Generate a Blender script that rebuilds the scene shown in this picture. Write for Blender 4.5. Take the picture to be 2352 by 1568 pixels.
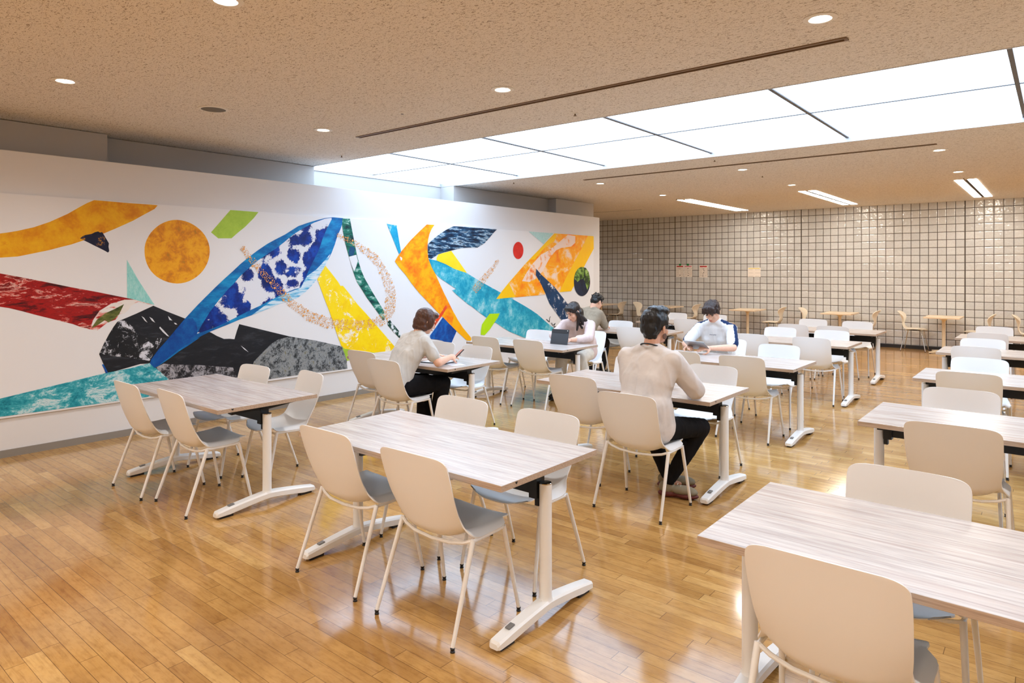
import bpy, bmesh, math, random
from math import sin, cos, pi, sqrt, radians
from mathutils import Vector, Matrix, noise as mnoise
from mathutils.geometry import tessellate_polygon

for _o in list(bpy.data.objects):
    bpy.data.objects.remove(_o, do_unlink=True)
SC = bpy.context.scene
COL = SC.collection

# ------------------------------------------------------------------ camera, world, exposure
cam_d = bpy.data.cameras.new('camera')
cam_d.sensor_fit = 'HORIZONTAL'
cam_d.sensor_width = 36.0
cam_d.lens = 1529.0 / 2352.0 * 36.0
cam_d.shift_y = -164.0 / 2352.0
cam_d.clip_start = 0.05
cam_d.clip_end = 100
cam = bpy.data.objects.new('camera', cam_d)
COL.objects.link(cam)
cam.location = (0, 0, 1.631)
cam.rotation_euler = (pi / 2, 0, math.atan2(1256, 1529))
SC.camera = cam

w = bpy.data.worlds.new('world')
w.use_nodes = True
w.node_tree.nodes['Background'].inputs[0].default_value = (0.9, 0.92, 1.0, 1)
w.node_tree.nodes['Background'].inputs[1].default_value = 0.15
SC.world = w

vs = SC.view_settings
vs.view_transform = 'Standard'
vs.look = 'None'
vs.gamma = 1.0
vs.use_curve_mapping = False
vs.exposure = 0.80
SC.cycles.max_bounces = 8
SC.cycles.diffuse_bounces = 4
SC.cycles.adaptive_threshold = 0.02
SC.cycles.glossy_bounces = 3
SC.cycles.sample_clamp_indirect = 6
SC.cycles.use_denoising = True
SC.cycles.caustics_reflective = False
SC.cycles.caustics_refractive = False

PANEL_STRENGTH = 2.75
DOWN_W = 36.0          # watts of each recessed downlight
TROFFER_STRENGTH = 14.0


# ------------------------------------------------------------------ materials
def s2l(c):
    r = []
    for v in c[:3]:
        v = v / 255.0
        r.append(v / 12.92 if v <= 0.04045 else ((v + 0.055) / 1.055) ** 2.4)
    return (r[0], r[1], r[2], 1.0)


class NT:
    def __init__(s, name):
        s.m = bpy.data.materials.new(name)
        s.m.use_nodes = True
        s.t = s.m.node_tree
        s.t.nodes.clear()
        s.out = s.t.nodes.new('ShaderNodeOutputMaterial')

    def n(s, typ, **kw):
        nd = s.t.nodes.new(typ)
        for k, v in kw.items():
            if isinstance(k, str) and hasattr(nd, k):
                setattr(nd, k, v)
        return nd

    def l(s, a, b):
        s.t.links.new(a, b)

    def math(s, op, a, b=None, c=None):
        nd = s.n('ShaderNodeMath', operation=op)
        for i, v in enumerate((a, b, c)):
            if v is None:
                continue
            if isinstance(v, (int, float)):
                nd.inputs[i].default_value = v
            else:
                s.l(v, nd.inputs[i])
        return nd.outputs[0]

    def ramp(s, fac, stops, interp='LINEAR'):
        nd = s.n('ShaderNodeValToRGB')
        cr = nd.color_ramp
        cr.interpolation = interp
        while len(cr.elements) < len(stops):
            cr.elements.new(0.5)
        for e, (p, c) in zip(cr.elements, stops):
            e.position = p
            e.color = c if len(c) == 4 else s2l(c)
        s.l(fac, nd.inputs[0])
        return nd.outputs[0]

    def coords(s, scale=(1, 1, 1), rot=(0, 0, 0), loc=(0, 0, 0), kind='Object'):
        tc = s.n('ShaderNodeTexCoord')
        mp = s.n('ShaderNodeMapping')
        mp.inputs['Scale'].default_value = scale
        mp.inputs['Rotation'].default_value = rot
        mp.inputs['Location'].default_value = loc
        s.l(tc.outputs[kind], mp.inputs[0])
        return mp.outputs[0]

    def noise(s, vec, scale, detail=4, rough=0.55, dist=0.0):
        nd = s.n('ShaderNodeTexNoise')
        nd.inputs['Scale'].default_value = scale
        nd.inputs['Detail'].default_value = detail
        nd.inputs['Roughness'].default_value = rough
        nd.inputs['Distortion'].default_value = dist
        if vec is not None:
            s.l(vec, nd.inputs['Vector'])
        return nd.outputs[0]

    def mix(s, f, a, b, mode='MIX'):
        nd = s.n('ShaderNodeMix')
        nd.data_type = 'RGBA'
        nd.blend_type = mode
        for i, v in ((0, f), (6, a), (7, b)):
            if isinstance(v, (int, float)):
                nd.inputs[i].default_value = v
            elif isinstance(v, tuple):
                nd.inputs[i].default_value = v if len(v) == 4 else s2l(v)
            else:
                s.l(v, nd.inputs[i])
        return nd.outputs[2]

    def bsdf(s, color, rough=0.5, metal=0.0, spec=0.5, bump=None, bump_s=0.2, bump_d=0.01, coat=0.0, coat_r=0.1):
        b = s.n('ShaderNodeBsdfPrincipled')
        if isinstance(color, tuple):
            b.inputs['Base Color'].default_value = color if len(color) == 4 else s2l(color)
        else:
            s.l(color, b.inputs['Base Color'])
        if isinstance(rough, (int, float)):
            b.inputs['Roughness'].default_value = rough
        else:
            s.l(rough, b.inputs['Roughness'])
        b.inputs['Metallic'].default_value = metal
        b.inputs['Specular IOR Level'].default_value = spec
        b.inputs['Coat Weight'].default_value = coat
        b.inputs['Coat Roughness'].default_value = coat_r
        if bump is not None:
            bp = s.n('ShaderNodeBump')
            bp.inputs['Strength'].default_value = bump_s
            bp.inputs['Distance'].default_value = bump_d
            s.l(bump, bp.inputs['Height'])
            s.l(bp.outputs[0], b.inputs['Normal'])
        s.l(b.outputs[0], s.out.inputs[0])
        return s.m


def plain(name, rgb, rough=0.5, metal=0.0, spec=0.5, nscale=0.0, nstr=0.1, coat=0.0):
    t = NT(name)
    if nscale:
        v = t.coords()
        f = t.noise(v, nscale, 5)
        return t.bsdf(rgb, rough, metal, spec, f, nstr, 0.004, coat)
    return t.bsdf(rgb, rough, metal, spec, coat=coat)


def emis(name, rgb, strength):
    t = NT(name)
    e = t.n('ShaderNodeEmission')
    e.inputs[0].default_value = s2l(rgb)
    e.inputs[1].default_value = strength
    t.l(e.outputs[0], t.out.inputs[0])
    return t.m


def mat_floor():
    t = NT('maple_strip_floor')
    tc = t.n('ShaderNodeTexCoord')
    sp = t.n('ShaderNodeSeparateXYZ')
    t.l(tc.outputs['Object'], sp.inputs[0])
    X, Y = sp.outputs[0], sp.outputs[1]
    W, L = 0.0712, 0.70
    row = t.math('FLOOR', t.math('DIVIDE', Y, W))
    wn = t.n('ShaderNodeTexWhiteNoise', noise_dimensions='1D')
    t.l(row, wn.inputs['W'])
    off = t.math('MULTIPLY', wn.outputs['Value'], 7.3)
    xs = t.math('ADD', t.math('DIVIDE', X, L), off)
    colx = t.math('FLOOR', xs)
    cb = t.n('ShaderNodeCombineXYZ')
    t.l(row, cb.inputs[0])
    t.l(colx, cb.inputs[1])
    wn2 = t.n('ShaderNodeTexWhiteNoise', noise_dimensions='3D')
    t.l(cb.outputs[0], wn2.inputs['Vector'])
    rnd = wn2.outputs['Value']
    fy = t.math('FRACT', t.math('DIVIDE', Y, W))
    fx = t.math('FRACT', xs)
    ey = t.math('MINIMUM', fy, t.math('SUBTRACT', 1.0, fy))
    ex = t.math('MULTIPLY', t.math('MINIMUM', fx, t.math('SUBTRACT', 1.0, fx)), L / W)
    gapy = t.math('LESS_THAN', ey, t.math('MULTIPLY_ADD', wn.outputs['Value'], 0.012, 0.010))
    gapx = t.math('LESS_THAN', ex, 0.020)
    gap = t.math('MAXIMUM', gapy, gapx)
    # grain, long along X, shifted per board
    cb2 = t.n('ShaderNodeCombineXYZ')
    t.l(t.math('MULTIPLY_ADD', rnd, 31.0, t.math('MULTIPLY', X, 3.0)), cb2.inputs[0])
    t.l(t.math('MULTIPLY', Y, 55.0), cb2.inputs[1])
    t.l(t.math('MULTIPLY', rnd, 17.0), cb2.inputs[2])
    g = t.noise(cb2.outputs[0], 1.0, 6, 0.65, 0.6)
    big = t.noise(t.coords((1.0, 2.2, 1)), 1.3, 4, 0.6)
    base = t.ramp(rnd, [(0.0, (174, 132, 78)), (0.2, (188, 146, 88)), (0.8, (197, 155, 95)), (1.0, (212, 174, 114))])
    gr = t.ramp(g, [(0.28, (150, 105, 62)), (0.5, (255, 255, 255)), (0.8, (255, 246, 228))])
    c = t.mix(0.34, base, gr, 'MULTIPLY')
    mot = t.noise(t.coords((9, 22, 1)), 1.6, 5, 0.65)
    c = t.mix(0.5, c, t.ramp(mot, [(0.34, (206, 190, 170)), (0.5, (246, 240, 232)), (0.66, (255, 255, 250))]), 'MULTIPLY')
    worn = t.ramp(big, [(0.38, (215, 205, 190)), (0.56, (255, 255, 255))])
    c = t.mix(0.55, c, worn, 'MULTIPLY')
    c = t.mix(t.math('MULTIPLY', gap, 0.72), c, (70, 44, 24))
    rg = t.noise(t.coords((2, 5, 1)), 6, 5, 0.6)
    rough = t.math('MULTIPLY_ADD', rg, 0.14, 0.045)
    hb = t.math('SUBTRACT', t.math('MULTIPLY', g, 0.05), gap)
    hb2 = t.math('MULTIPLY_ADD', rnd, 0.3, hb)
    return t.bsdf(c, rough, 0, 0.62, hb2, 0.12, 0.002)


def mat_ceiling():
    t = NT('fissured_mineral_board')
    v = t.coords((34, 78, 1))
    f = t.noise(v, 1.5, 2, 0.5, 1.2)
    v2 = t.coords((76, 76, 1))
    f2 = t.noise(v2, 2.2, 1, 0.5, 0.4)
    d1 = t.ramp(f, [(0.0, (0, 0, 0, 1)), (0.585, (0, 0, 0, 1)), (0.63, (1, 1, 1, 1))])
    d2 = t.ramp(f2, [(0.0, (0, 0, 0, 1)), (0.64, (0, 0, 0, 1)), (0.69, (1, 1, 1, 1))])
    d = t.math('MAXIMUM', d1, t.math('MULTIPLY', d2, 0.6))
    c = t.mix(t.math('MULTIPLY', d, 0.7), (236, 231, 224), (116, 90, 64))
    return t.bsdf(c, 0.9, 0, 0.1, t.math('SUBTRACT', 1.0, d), 0.35, 0.003)


def mat_tile():
    t = NT('glazed_wall_tile')
    tc = t.n('ShaderNodeTexCoord')
    sp = t.n('ShaderNodeSeparateXYZ')
    t.l(tc.outputs['Object'], sp.inputs[0])
    P = 0.1553
    u = t.math('DIVIDE', t.math('ADD', sp.outputs[0], 1.441 + 40 * P), P)
    v = t.math('DIVIDE', t.math('SUBTRACT', sp.outputs[2], 0.069), P)
    fu, fv = t.math('FRACT', u), t.math('FRACT', v)
    eu = t.math('MINIMUM', fu, t.math('SUBTRACT', 1.0, fu))
    ev = t.math('MINIMUM', fv, t.math('SUBTRACT', 1.0, fv))
    u20 = t.math('FRACT', t.math('DIVIDE', t.math('ADD', u, 0.5), 20.0))
    thick = t.math('LESS_THAN', u20, 0.05)
    wu = t.math('MULTIPLY_ADD', thick, 0.030, 0.036)
    grout = t.math('MAXIMUM', t.math('LESS_THAN', eu, wu), t.math('LESS_THAN', ev, 0.036))
    cb = t.n('ShaderNodeCombineXYZ')
    t.l(t.math('FLOOR', u), cb.inputs[0])
    t.l(t.math('FLOOR', v), cb.inputs[1])
    wn = t.n('ShaderNodeTexWhiteNoise', noise_dimensions='3D')
    t.l(cb.outputs[0], wn.inputs['Vector'])
    base = t.ramp(wn.outputs['Value'], [(0, (206, 208, 209)), (0.5, (214, 216, 217)), (1, (221, 223, 224))])
    mott = t.noise(t.coords((1, 1, 1)), 40, 4, 0.6)
    base = t.mix(0.25, base, t.ramp(mott, [(0.3, (190, 180, 165)), (0.7, (255, 255, 255))]), 'MULTIPLY')
    c = t.mix(grout, base, (58, 46, 36))
    e = t.math('MINIMUM', eu, ev)
    # pillowed tile: height falls off towards the edges, each tile tilted a little, wavy glaze
    pil = t.math('MINIMUM', t.math('MULTIPLY', e, 7.0), 1.0)
    sep = t.n('ShaderNodeSeparateXYZ')
    t.l(wn.outputs['Color'], sep.inputs[0])
    tilt = t.math('ADD', t.math('MULTIPLY', fu, t.math('SUBTRACT', sep.outputs[0], 0.5)),
                  t.math('MULTIPLY', fv, t.math('SUBTRACT', sep.outputs[1], 0.5)))
    wav = t.noise(t.coords((1, 1, 1)), 16, 2, 0.5)
    h = t.math('ADD', t.math('MULTIPLY', pil, 0.6), t.math('ADD', t.math('MULTIPLY', tilt, 0.9), t.math('MULTIPLY', wav, 0.9)))
    rough = t.math('MULTIPLY_ADD', grout, 0.6, 0.10)
    return t.bsdf(c, rough, 0, 0.8, h, 0.8, 0.010)


def mat_laminate(name, light=True):
    t = NT(name)
    v = t.coords((1.1, 30, 30), loc=(3.1, 0, 0))
    f = t.noise(v, 2.0, 10, 0.74, 0.6)
    v2 = t.coords((0.5, 5, 5))
    f2 = t.noise(v2, 2.3, 3, 0.5, 0.8)
    v3 = t.coords((5, 190, 190))
    f3 = t.noise(v3, 1.0, 4, 0.7)
    if light:
        a = t.ramp(f, [(0.24, (142, 128, 118)), (0.40, (186, 175, 167)), (0.52, (208, 199, 193)), (0.66, (224, 218, 213)), (0.8, (200, 189, 181))])
        b = t.ramp(f2, [(0.3, (218, 206, 198)), (0.5, (255, 255, 255)), (0.68, (236, 224, 216))])
        c = t.mix(0.8, a, b, 'MULTIPLY')
        c = t.mix(0.22, c, t.ramp(f3, [(0.35, (120, 105, 98)), (0.6, (255, 255, 255))]), 'MULTIPLY')
        return t.bsdf(c, 0.27, 0, 0.75, f3, 0.03, 0.001)
    a = t.ramp(f3, [(0.25, (142, 120, 102)), (0.5, (188, 166, 146)), (0.75, (208, 190, 172))])
    return t.bsdf(a, 0.5, 0, 0.3, f3, 0.05, 0.001)


M = {}
M['wall'] = plain('white_wall_paint', (224, 224, 226), 0.75, spec=0.2, nscale=300, nstr=0.03)
M['greywall'] = plain('pale_grey_paint', (196, 194, 192), 0.8, spec=0.15)
M['baseboard'] = plain('grey_vinyl_base', (140, 134, 126), 0.5)
M['blackbase'] = plain('dark_tile_base', (46, 44, 44), 0.35)
M['floor'] = mat_floor()
M['ceiling'] = mat_ceiling()
M['tile'] = mat_tile()
M['lam'] = mat_laminate('driftwood_laminate')
M['edge'] = mat_laminate('oak_edge_band', False)
M['shell'] = plain('off_white_polypropylene', (238, 238, 238), 0.42, spec=0.4, nscale=900, nstr=0.02)
M['leg'] = plain('off_white_coated_steel', (234, 233, 231), 0.35, spec=0.5)
M['foot'] = plain('black_glide', (14, 14, 15), 0.45)
M['whitemetal'] = plain('white_coated_metal', (236, 236, 235), 0.32, spec=0.5)
M['black'] = plain('black_casting', (15, 16, 18), 0.5)
M['chrome'] = plain('polished_chrome', (205, 200, 192), 0.12, metal=1.0)
M['greypad'] = plain('grey_adjuster', (120, 118, 116), 0.5)
M['cream'] = plain('cream_coated_metal', (236, 222, 194), 0.4)
M['birch'] = mat_laminate('birch_top', False)
M['trimwhite'] = plain('white_trim_ring', (235, 232, 226), 0.5)
M['slot'] = plain('bronze_slot_metal', (120, 96, 70), 0.5)
M['slotdark'] = plain('dark_slot', (14, 12, 10), 0.8)
M['speaker'] = plain('perforated_grey_mesh', (118, 110, 98), 0.6, nscale=900, nstr=0.6)
M['joint'] = plain('grey_joint_bar', (92, 92, 94), 0.5)
M['alu'] = plain('satin_aluminium', (206, 210, 216), 0.35, metal=0.3)
M['panel'] = emis('luminous_ceiling_glow', (208, 230, 255), PANEL_STRENGTH)
M['lampdisc'] = emis('downlight_glow', (255, 246, 232), 12.0)
M['troffer'] = emis('tube_light_glow', (255, 244, 228), TROFFER_STRENGTH)
t_ = NT('pale_birch_laminate')
f_ = t_.noise(t_.coords((2, 30, 30)), 1.5, 6, 0.6, 0.4)
M['birch'] = t_.bsdf(t_.ramp(f_, [(0.3, (224, 202, 172)), (0.6, (238, 218, 190))]), 0.4)
t_ = NT('cream_bentwood')
f_ = t_.noise(t_.coords((20, 20, 2)), 1.5, 5, 0.6, 0.4)
M['bent'] = t_.bsdf(t_.ramp(f_, [(.3, (238, 228, 208)), (.7, (246, 238, 222))]), 0.38)


# ------------------------------------------------------------------ mesh helpers
class MB:
    def __init__(s):
        s.v, s.f, s.mi = [], [], []

    def add(s, vs_, fs_, mi=0):
        b = len(s.v)
        s.v += [tuple(p) for p in vs_]
        s.f += [tuple(i + b for i in f) for f in fs_]
        s.mi += [mi] * len(fs_)

    def box(s, c, d, mi=0, rot=None):
        hx, hy, hz = d[0] / 2, d[1] / 2, d[2] / 2
        p = [Vector((x, y, z)) for x in (-hx, hx) for y in (-hy, hy) for z in (-hz, hz)]
        if rot is not None:
            p = [rot @ q for q in p]
        p = [q + Vector(c) for q in p]
        s.add(p, [(0, 1, 3, 2), (4, 6, 7, 5), (0, 4, 5, 1), (2, 3, 7, 6), (0, 2, 6, 4), (1, 5, 7, 3)], mi)

    def tube(s, pts, rad, seg=10, mi=0, cap=True, closed=False):
        pts = [Vector(p) for p in pts]
        n = len(pts)
        rad = list(rad) if isinstance(rad, (list, tuple)) else [rad] * n
        rings = []
        up = None
        for i, p in enumerate(pts):
            if closed:
                d = pts[(i + 1) % n] - pts[i - 1]
            else:
                d = pts[min(i + 1, n - 1)] - pts[max(i - 1, 0)]
            d.normalize()
            if up is None:
                up = Vector((0, 0, 1)) if abs(d.z) < 0.9 else Vector((1, 0, 0))
            a = d.cross(up)
            if a.length < 1e-5:
                a = d.orthogonal()
            a.normalize()
            b = a.cross(d).normalized()
            up = b
            rings.append([p + (a * cos(2 * pi * k / seg) + b * sin(2 * pi * k / seg)) * rad[i] for k in range(seg)])
        vs_ = [q for r in rings for q in r]
        fs_ = []
        m = n if closed else n - 1
        for i in range(m):
            j = (i + 1) % n
            for k in range(seg):
                k2 = (k + 1) % seg
                fs_.append((i * seg + k, i * seg + k2, j * seg + k2, j * seg + k))
        if cap and not closed:
            fs_.append(tuple(range(seg))[::-1])
            fs_.append(tuple((n - 1) * seg + k for k in range(seg)))
        s.add(vs_, fs_, mi)

    def lathe(s, prof, c=(0, 0, 0), seg=24, mi=0):
        vs_, fs_ = [], []
        n = len(prof)
        for r, z in prof:
            for k in range(seg):
                a = 2 * pi * k / seg
                vs_.append((c[0] + r * cos(a), c[1] + r * sin(a), c[2] + z))
        for i in range(n - 1):
            for k in range(seg):
                k2 = (k + 1) % seg
                fs_.append((i * seg + k, i * seg + k2, (i + 1) * seg + k2, (i + 1) * seg + k))
        if prof[0][0] > 1e-6:
            fs_.append(tuple(range(seg))[::-1])
        if prof[-1][0] > 1e-6:
            fs_.append(tuple((n - 1) * seg + k for k in range(seg)))
        s.add(vs_, fs_, mi)

    def grid(s, rows, mi=0):
        n, m = len(rows), len(rows[0])
        vs_ = [p for r in rows for p in r]
        fs_ = [(i * m + j, i * m + j + 1, (i + 1) * m + j + 1, (i + 1) * m + j) for i in range(n - 1) for j in range(m - 1)]
        s.add(vs_, fs_, mi)

    def ellipsoid(s, c, r, mat=None, seg=16, rings=10, mi=0):
        vs_, fs_ = [], []
        for i in range(rings + 1):
            th = pi * i / rings
            for k in range(seg):
                a = 2 * pi * k / seg
                p = Vector((r[0] * sin(th) * cos(a), r[1] * sin(th) * sin(a), r[2] * cos(th)))
                if mat is not None:
                    p = mat @ p
                vs_.append(p + Vector(c))
        for i in range(rings):
            for k in range(seg):
                k2 = (k + 1) % seg
                fs_.append((i * seg + k, (i + 1) * seg + k, (i + 1) * seg + k2, i * seg + k2))
        s.add(vs_, fs_, mi)

    def capsule(s, p0, p1, r0, r1=None, seg=14):
        r1 = r0 if r1 is None else r1
        p0, p1 = Vector(p0), Vector(p1)
        d = (p1 - p0)
        L = max(d.length, 1e-4)
        d.normalize()
        pts, rd = [], []
        for k in range(4):
            a = pi / 2 * (k + 0.12) / 4
            pts.append(p0 - d * r0 * cos(a))
            rd.append(r0 * sin(a))
        pts.append(p0); rd.append(r0)
        pts.append(p1); rd.append(r1)
        for k in range(3, -1, -1):
            a = pi / 2 * (k + 0.12) / 4
            pts.append(p1 + d * r1 * cos(a))
            rd.append(r1 * sin(a))
        s.tube(pts, rd, seg)

    def build(s, name, mats, parent=None, smooth=True, bevel=0.0, bseg=2, auto=40, weld=True):
        me = bpy.data.meshes.new(name)
        me.from_pydata(s.v, [], s.f)
        mats = mats if isinstance(mats, (list, tuple)) else [mats]
        for m in mats:
            me.materials.append(m)
        for p, k in zip(me.polygons, s.mi):
            p.material_index = k
        bm = bmesh.new()
        bm.from_mesh(me)
        if weld:
            bmesh.ops.remove_doubles(bm, verts=bm.verts, dist=1e-5)
        bmesh.ops.recalc_face_normals(bm, faces=bm.faces)
        if bevel > 0:
            es = [e for e in bm.edges if e.is_manifold and e.calc_face_angle(0) > radians(30)]
            bmesh.ops.bevel(bm, geom=es, offset=bevel, segments=bseg, profile=0.5, affect='EDGES')
        if smooth:
            for f in bm.faces:
                f.smooth = True
            for e in bm.edges:
                if e.is_manifold and e.calc_face_angle(0) > radians(auto):
                    e.smooth = False
        bm.to_mesh(me)
        bm.free()
        o = bpy.data.objects.new(name, me)
        COL.objects.link(o)
        if parent is not None:
            o.parent = parent
        return o


def tag(o, label, cat, group=None, kind=None):
    o['label'] = label
    o['category'] = cat
    if group:
        o['group'] = group
    if kind:
        o['kind'] = kind
    return o


def struct(o):
    o['kind'] = 'structure'
    return o


def empty(name, loc=(0, 0, 0), rz=0.0):
    o = bpy.data.objects.new(name, None)
    o.empty_display_size = 0.1
    COL.objects.link(o)
    o.location = loc
    o.rotation_euler = (0, 0, rz)
    return o


def children(o):
    return [c for c in list(COL.objects) if c.parent == o]


def copy_tree(o, parent=None):
    c = o.copy()
    COL.objects.link(c)
    c.parent = parent
    for ch in children(o):
        copy_tree(ch, c)
    return c


def simple(name, mats, fn, parent=None, **kw):
    mb = MB()
    fn(mb)
    return mb.build(name, mats, parent, **kw)


# ------------------------------------------------------------------ the room
CEIL = 3.01
PY0, PY1 = 5.16, 7.80      # luminous ceiling strip
XL, XR, YB, YT = -12.0, 6.5, -7.0, 15.95

struct(simple('floor', M['floor'], lambda m: m.box(((XL + XR) / 2, (YB + YT) / 2, -0.05), (XR - XL + .4, YT - YB + .4, 0.1)), smooth=False))


def ceil_fn(m):
    z0, th = CEIL, 0.12
    def slab(x0, x1, y0, y1):
        m.box(((x0 + x1) / 2, (y0 + y1) / 2, z0 + th / 2), (x1 - x0, y1 - y0, th))
    slab(XL, XR, YB, 4.305)
    slab(XL, -5.62, 4.305, 4.345); slab(-0.97, XR, 4.305, 4.345)
    slab(XL, XR, 4.345, PY0)
    slab(XL, -7.95, PY0, PY1)
    slab(XL, XR, PY1, 8.55)
    slab(XL, -5.61, 8.55, 8.585); slab(-1.03, XR, 8.55, 8.585)
    slab(XL, XR, 8.585, YT)
struct(simple('ceiling', M['ceiling'], ceil_fn, smooth=False, weld=False))

struct(simple('wall_far', M['tile'], lambda m: m.box(((XL + XR) / 2, YT + 0.1, 1.54), (XR - XL, 0.2, 2.94)), smooth=False))
struct(simple('baseboard_far', M['blackbase'], lambda m: m.box(((XL + XR) / 2, YT - 0.006, 0.034), (XR - XL, 0.02, 0.068)), smooth=False))
struct(simple('wall_right', M['wall'], lambda m: m.box((XR + 0.1, (YB + YT) / 2, 1.5), (0.2, YT - YB, 3.0)), smooth=False))
struct(simple('wall_near', M['wall'], lambda m: m.box(((XL + XR) / 2, YB - 0.1, 1.5), (XR - XL, 0.2, 3.0)), smooth=False))
struct(simple('wall_outer_left', M['greywall'], lambda m: m.box((XL - 0.1, (YB + YT) / 2, 1.5), (0.2, YT - YB, 3.0)), smooth=False))


def back_fn(m):
    def blk(x, y0, y1):
        m.box(((x - 8.5) / 2, (y0 + y1) / 2, 1.503), (x + 8.5, y1 - y0, 3.0))
    blk(-7.45, YB, 2.61)
    blk(-7.64, 2.61, PY0)
    blk(-7.95, PY0, PY1)
    blk(-7.64, PY1, 10.40)
    blk(-7.45, 10.40, 11.73)
struct(simple('wall_left', M['greywall'], back_fn, smooth=False, weld=False))
# free-standing partition that carries the mural
part = struct(simple('wall_partition', M['wall'], lambda m: m.box((-7.245, (YB + 11.385) / 2, 1.3385), (0.31, 11.385 - YB, 2.677)), smooth=False, bevel=0.003, bseg=1))
struct(simple('baseboard_left', M['baseboard'], lambda m: m.box((-7.086, (YB + 11.385) / 2, 0.0325), (0.012, 11.385 - YB, 0.065)), smooth=False))

# ceiling joint line over the far corner
struct(simple('trim_1', M['joint'], lambda m: m.box((-9.3, 13.6, CEIL - 0.001), (3.9, 0.012, 0.004)), smooth=False))

# ------------------------------------------------------------------ luminous ceiling
PZ = 3.055
LX0, LX1 = -7.93, 5.86
XJ = [-7.93, -6.31, -4.79, -3.27, -1.755, -0.245, 1.27, 2.785, 4.30, 5.815]
lc = empty('luminous_ceiling', (0, 0, PZ))
tag(lc, 'long strip of glowing white luminous ceiling panels over the middle of the room', 'ceiling light')
for i in range(len(XJ) - 1):
    for (a, b) in ((PY0 + .004, 6.384), (6.396, PY1 - .004)):
        x0, x1 = XJ[i] + 0.016, XJ[i + 1] - 0.016
        simple('light_panel', M['panel'], lambda m: m.box(((x0 + x1) / 2, (a + b) / 2, 0.01), (x1 - x0, b - a, 0.012)), lc, smooth=False)
for x in XJ[1:-1]:
    simple('joint_bar', M['joint'], lambda m: m.box((x, (PY0 + PY1) / 2, 0.004), (0.03, PY1 - PY0, 0.02)), lc, smooth=False)
simple('centre_joint', M['joint'], lambda m: m.box(((LX0 + LX1) / 2, 6.39, 0.006), (LX1 - LX0, 0.011, 0.02)), lc, smooth=False)
simple('edge_trim', M['alu'], lambda m: (m.box(((LX0 + LX1) / 2, PY1 + .004, -0.024), (LX1 - LX0, 0.012, 0.05)), m.box(((LX0 + LX1) / 2, PY0 - .004, -0.024), (LX1 - LX0, 0.012, 0.05)), m.box((-7.942, (PY0 + PY1) / 2, -0.024), (0.012, PY1 - PY0, 0.05))), lc, smooth=False, weld=False)
simple('housing', M['greywall'], lambda m: m.box(((LX0 + LX1) / 2, (PY0 + PY1) / 2, 0.05), (LX1 - LX0 + .02, PY1 - PY0 + .02, 0.03)), lc, smooth=False)

# ------------------------------------------------------------------ downlights
def mk_downlight():
    r = empty('downlight', (0, 0, CEIL))
    simple('trim_ring', M['trimwhite'], lambda m: m.lathe([(0.088, -0.001), (0.088, -0.004), (0.060, -0.007), (0.056, -0.002), (0.054, 0.0), (0.088, 0.0)], seg=32), r)
    simple('light_disc', M['lampdisc'], lambda m: m.lathe([(0.0001, -0.0035), (0.050, -0.0035), (0.050, -0.001), (0.0001, -0.001)], seg=28), r)
    ld = bpy.data.lights.new('spot_beam', 'SPOT')
    ld.energy = DOWN_W
    ld.color = (1.0, 0.99, 0.985)
    ld.spot_size = radians(150)
    ld.spot_blend = 0.9
    ld.shadow_soft_size = 0.05
    lo = bpy.data.objects.new('spot_beam', ld)
    COL.objects.link(lo)
    lo.parent = r
    lo.location = (0, 0, -0.03)
    return r

DL = [
    (-5.59, 1.68, 'round recessed downlight at far left of the ceiling above the mural'),
    (-3.29, 1.70, 'recessed downlight cut by the top edge of the frame, left of middle'),
    (-3.28, 3.88, 'recessed downlight just above the near slot diffuser, centre of the ceiling'),
    (-5.59, 3.88, 'recessed downlight nearest the left end of the luminous ceiling'),
    (-1.01, 3.89, 'large recessed downlight at upper right near the slot diffuser end'),
    (-5.64, 9.08, 'recessed downlight just below the left end of the far slot diffuser'),
    (-3.35, 9.06, 'recessed downlight below the middle of the far slot diffuser'),
    (-1.06, 9.02, 'recessed downlight below the right end of the far slot diffuser'),
    (-5.63, 11.22, 'recessed downlight beside the leftmost tube light'),
    (-3.34, 11.20, 'recessed downlight beside the middle tube light'),
    (-1.09, 11.18, 'recessed downlight right above the rightmost tube light'),
]
OFF = [(-1.0, 1.69), (1.28, 1.69), (3.57, 1.69), (1.28, 3.89), (3.57, 3.89), (1.25, 9.05), (3.5, 9.05), (1.25, 11.2), (3.5, 11.2),
       (-5.59, -0.52), (-3.29, -0.52), (-1.0, -0.52), (1.28, -0.52), (3.57, -0.52), (-3.29, -2.6), (-1.0, -2.6), (1.28, -2.6), (-3.29, -4.8), (1.28, -4.8), (-10.0, 14.0), (-10.0, 12.6)]  # rows behind the camera are unseen, added to light the near chair backs
dl0 = mk_downlight()
for i, (x, y, lab) in enumerate(DL + [(a, b, 'unseen recessed downlight on the ceiling outside the picture') for a, b in OFF]):
    o = dl0 if i == 0 else copy_tree(dl0)
    o.location = (x, y, CEIL)
    tag(o, lab, 'ceiling light', 'recessed downlights out of the picture' if i >= len(DL) else 'recessed downlights')

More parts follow.
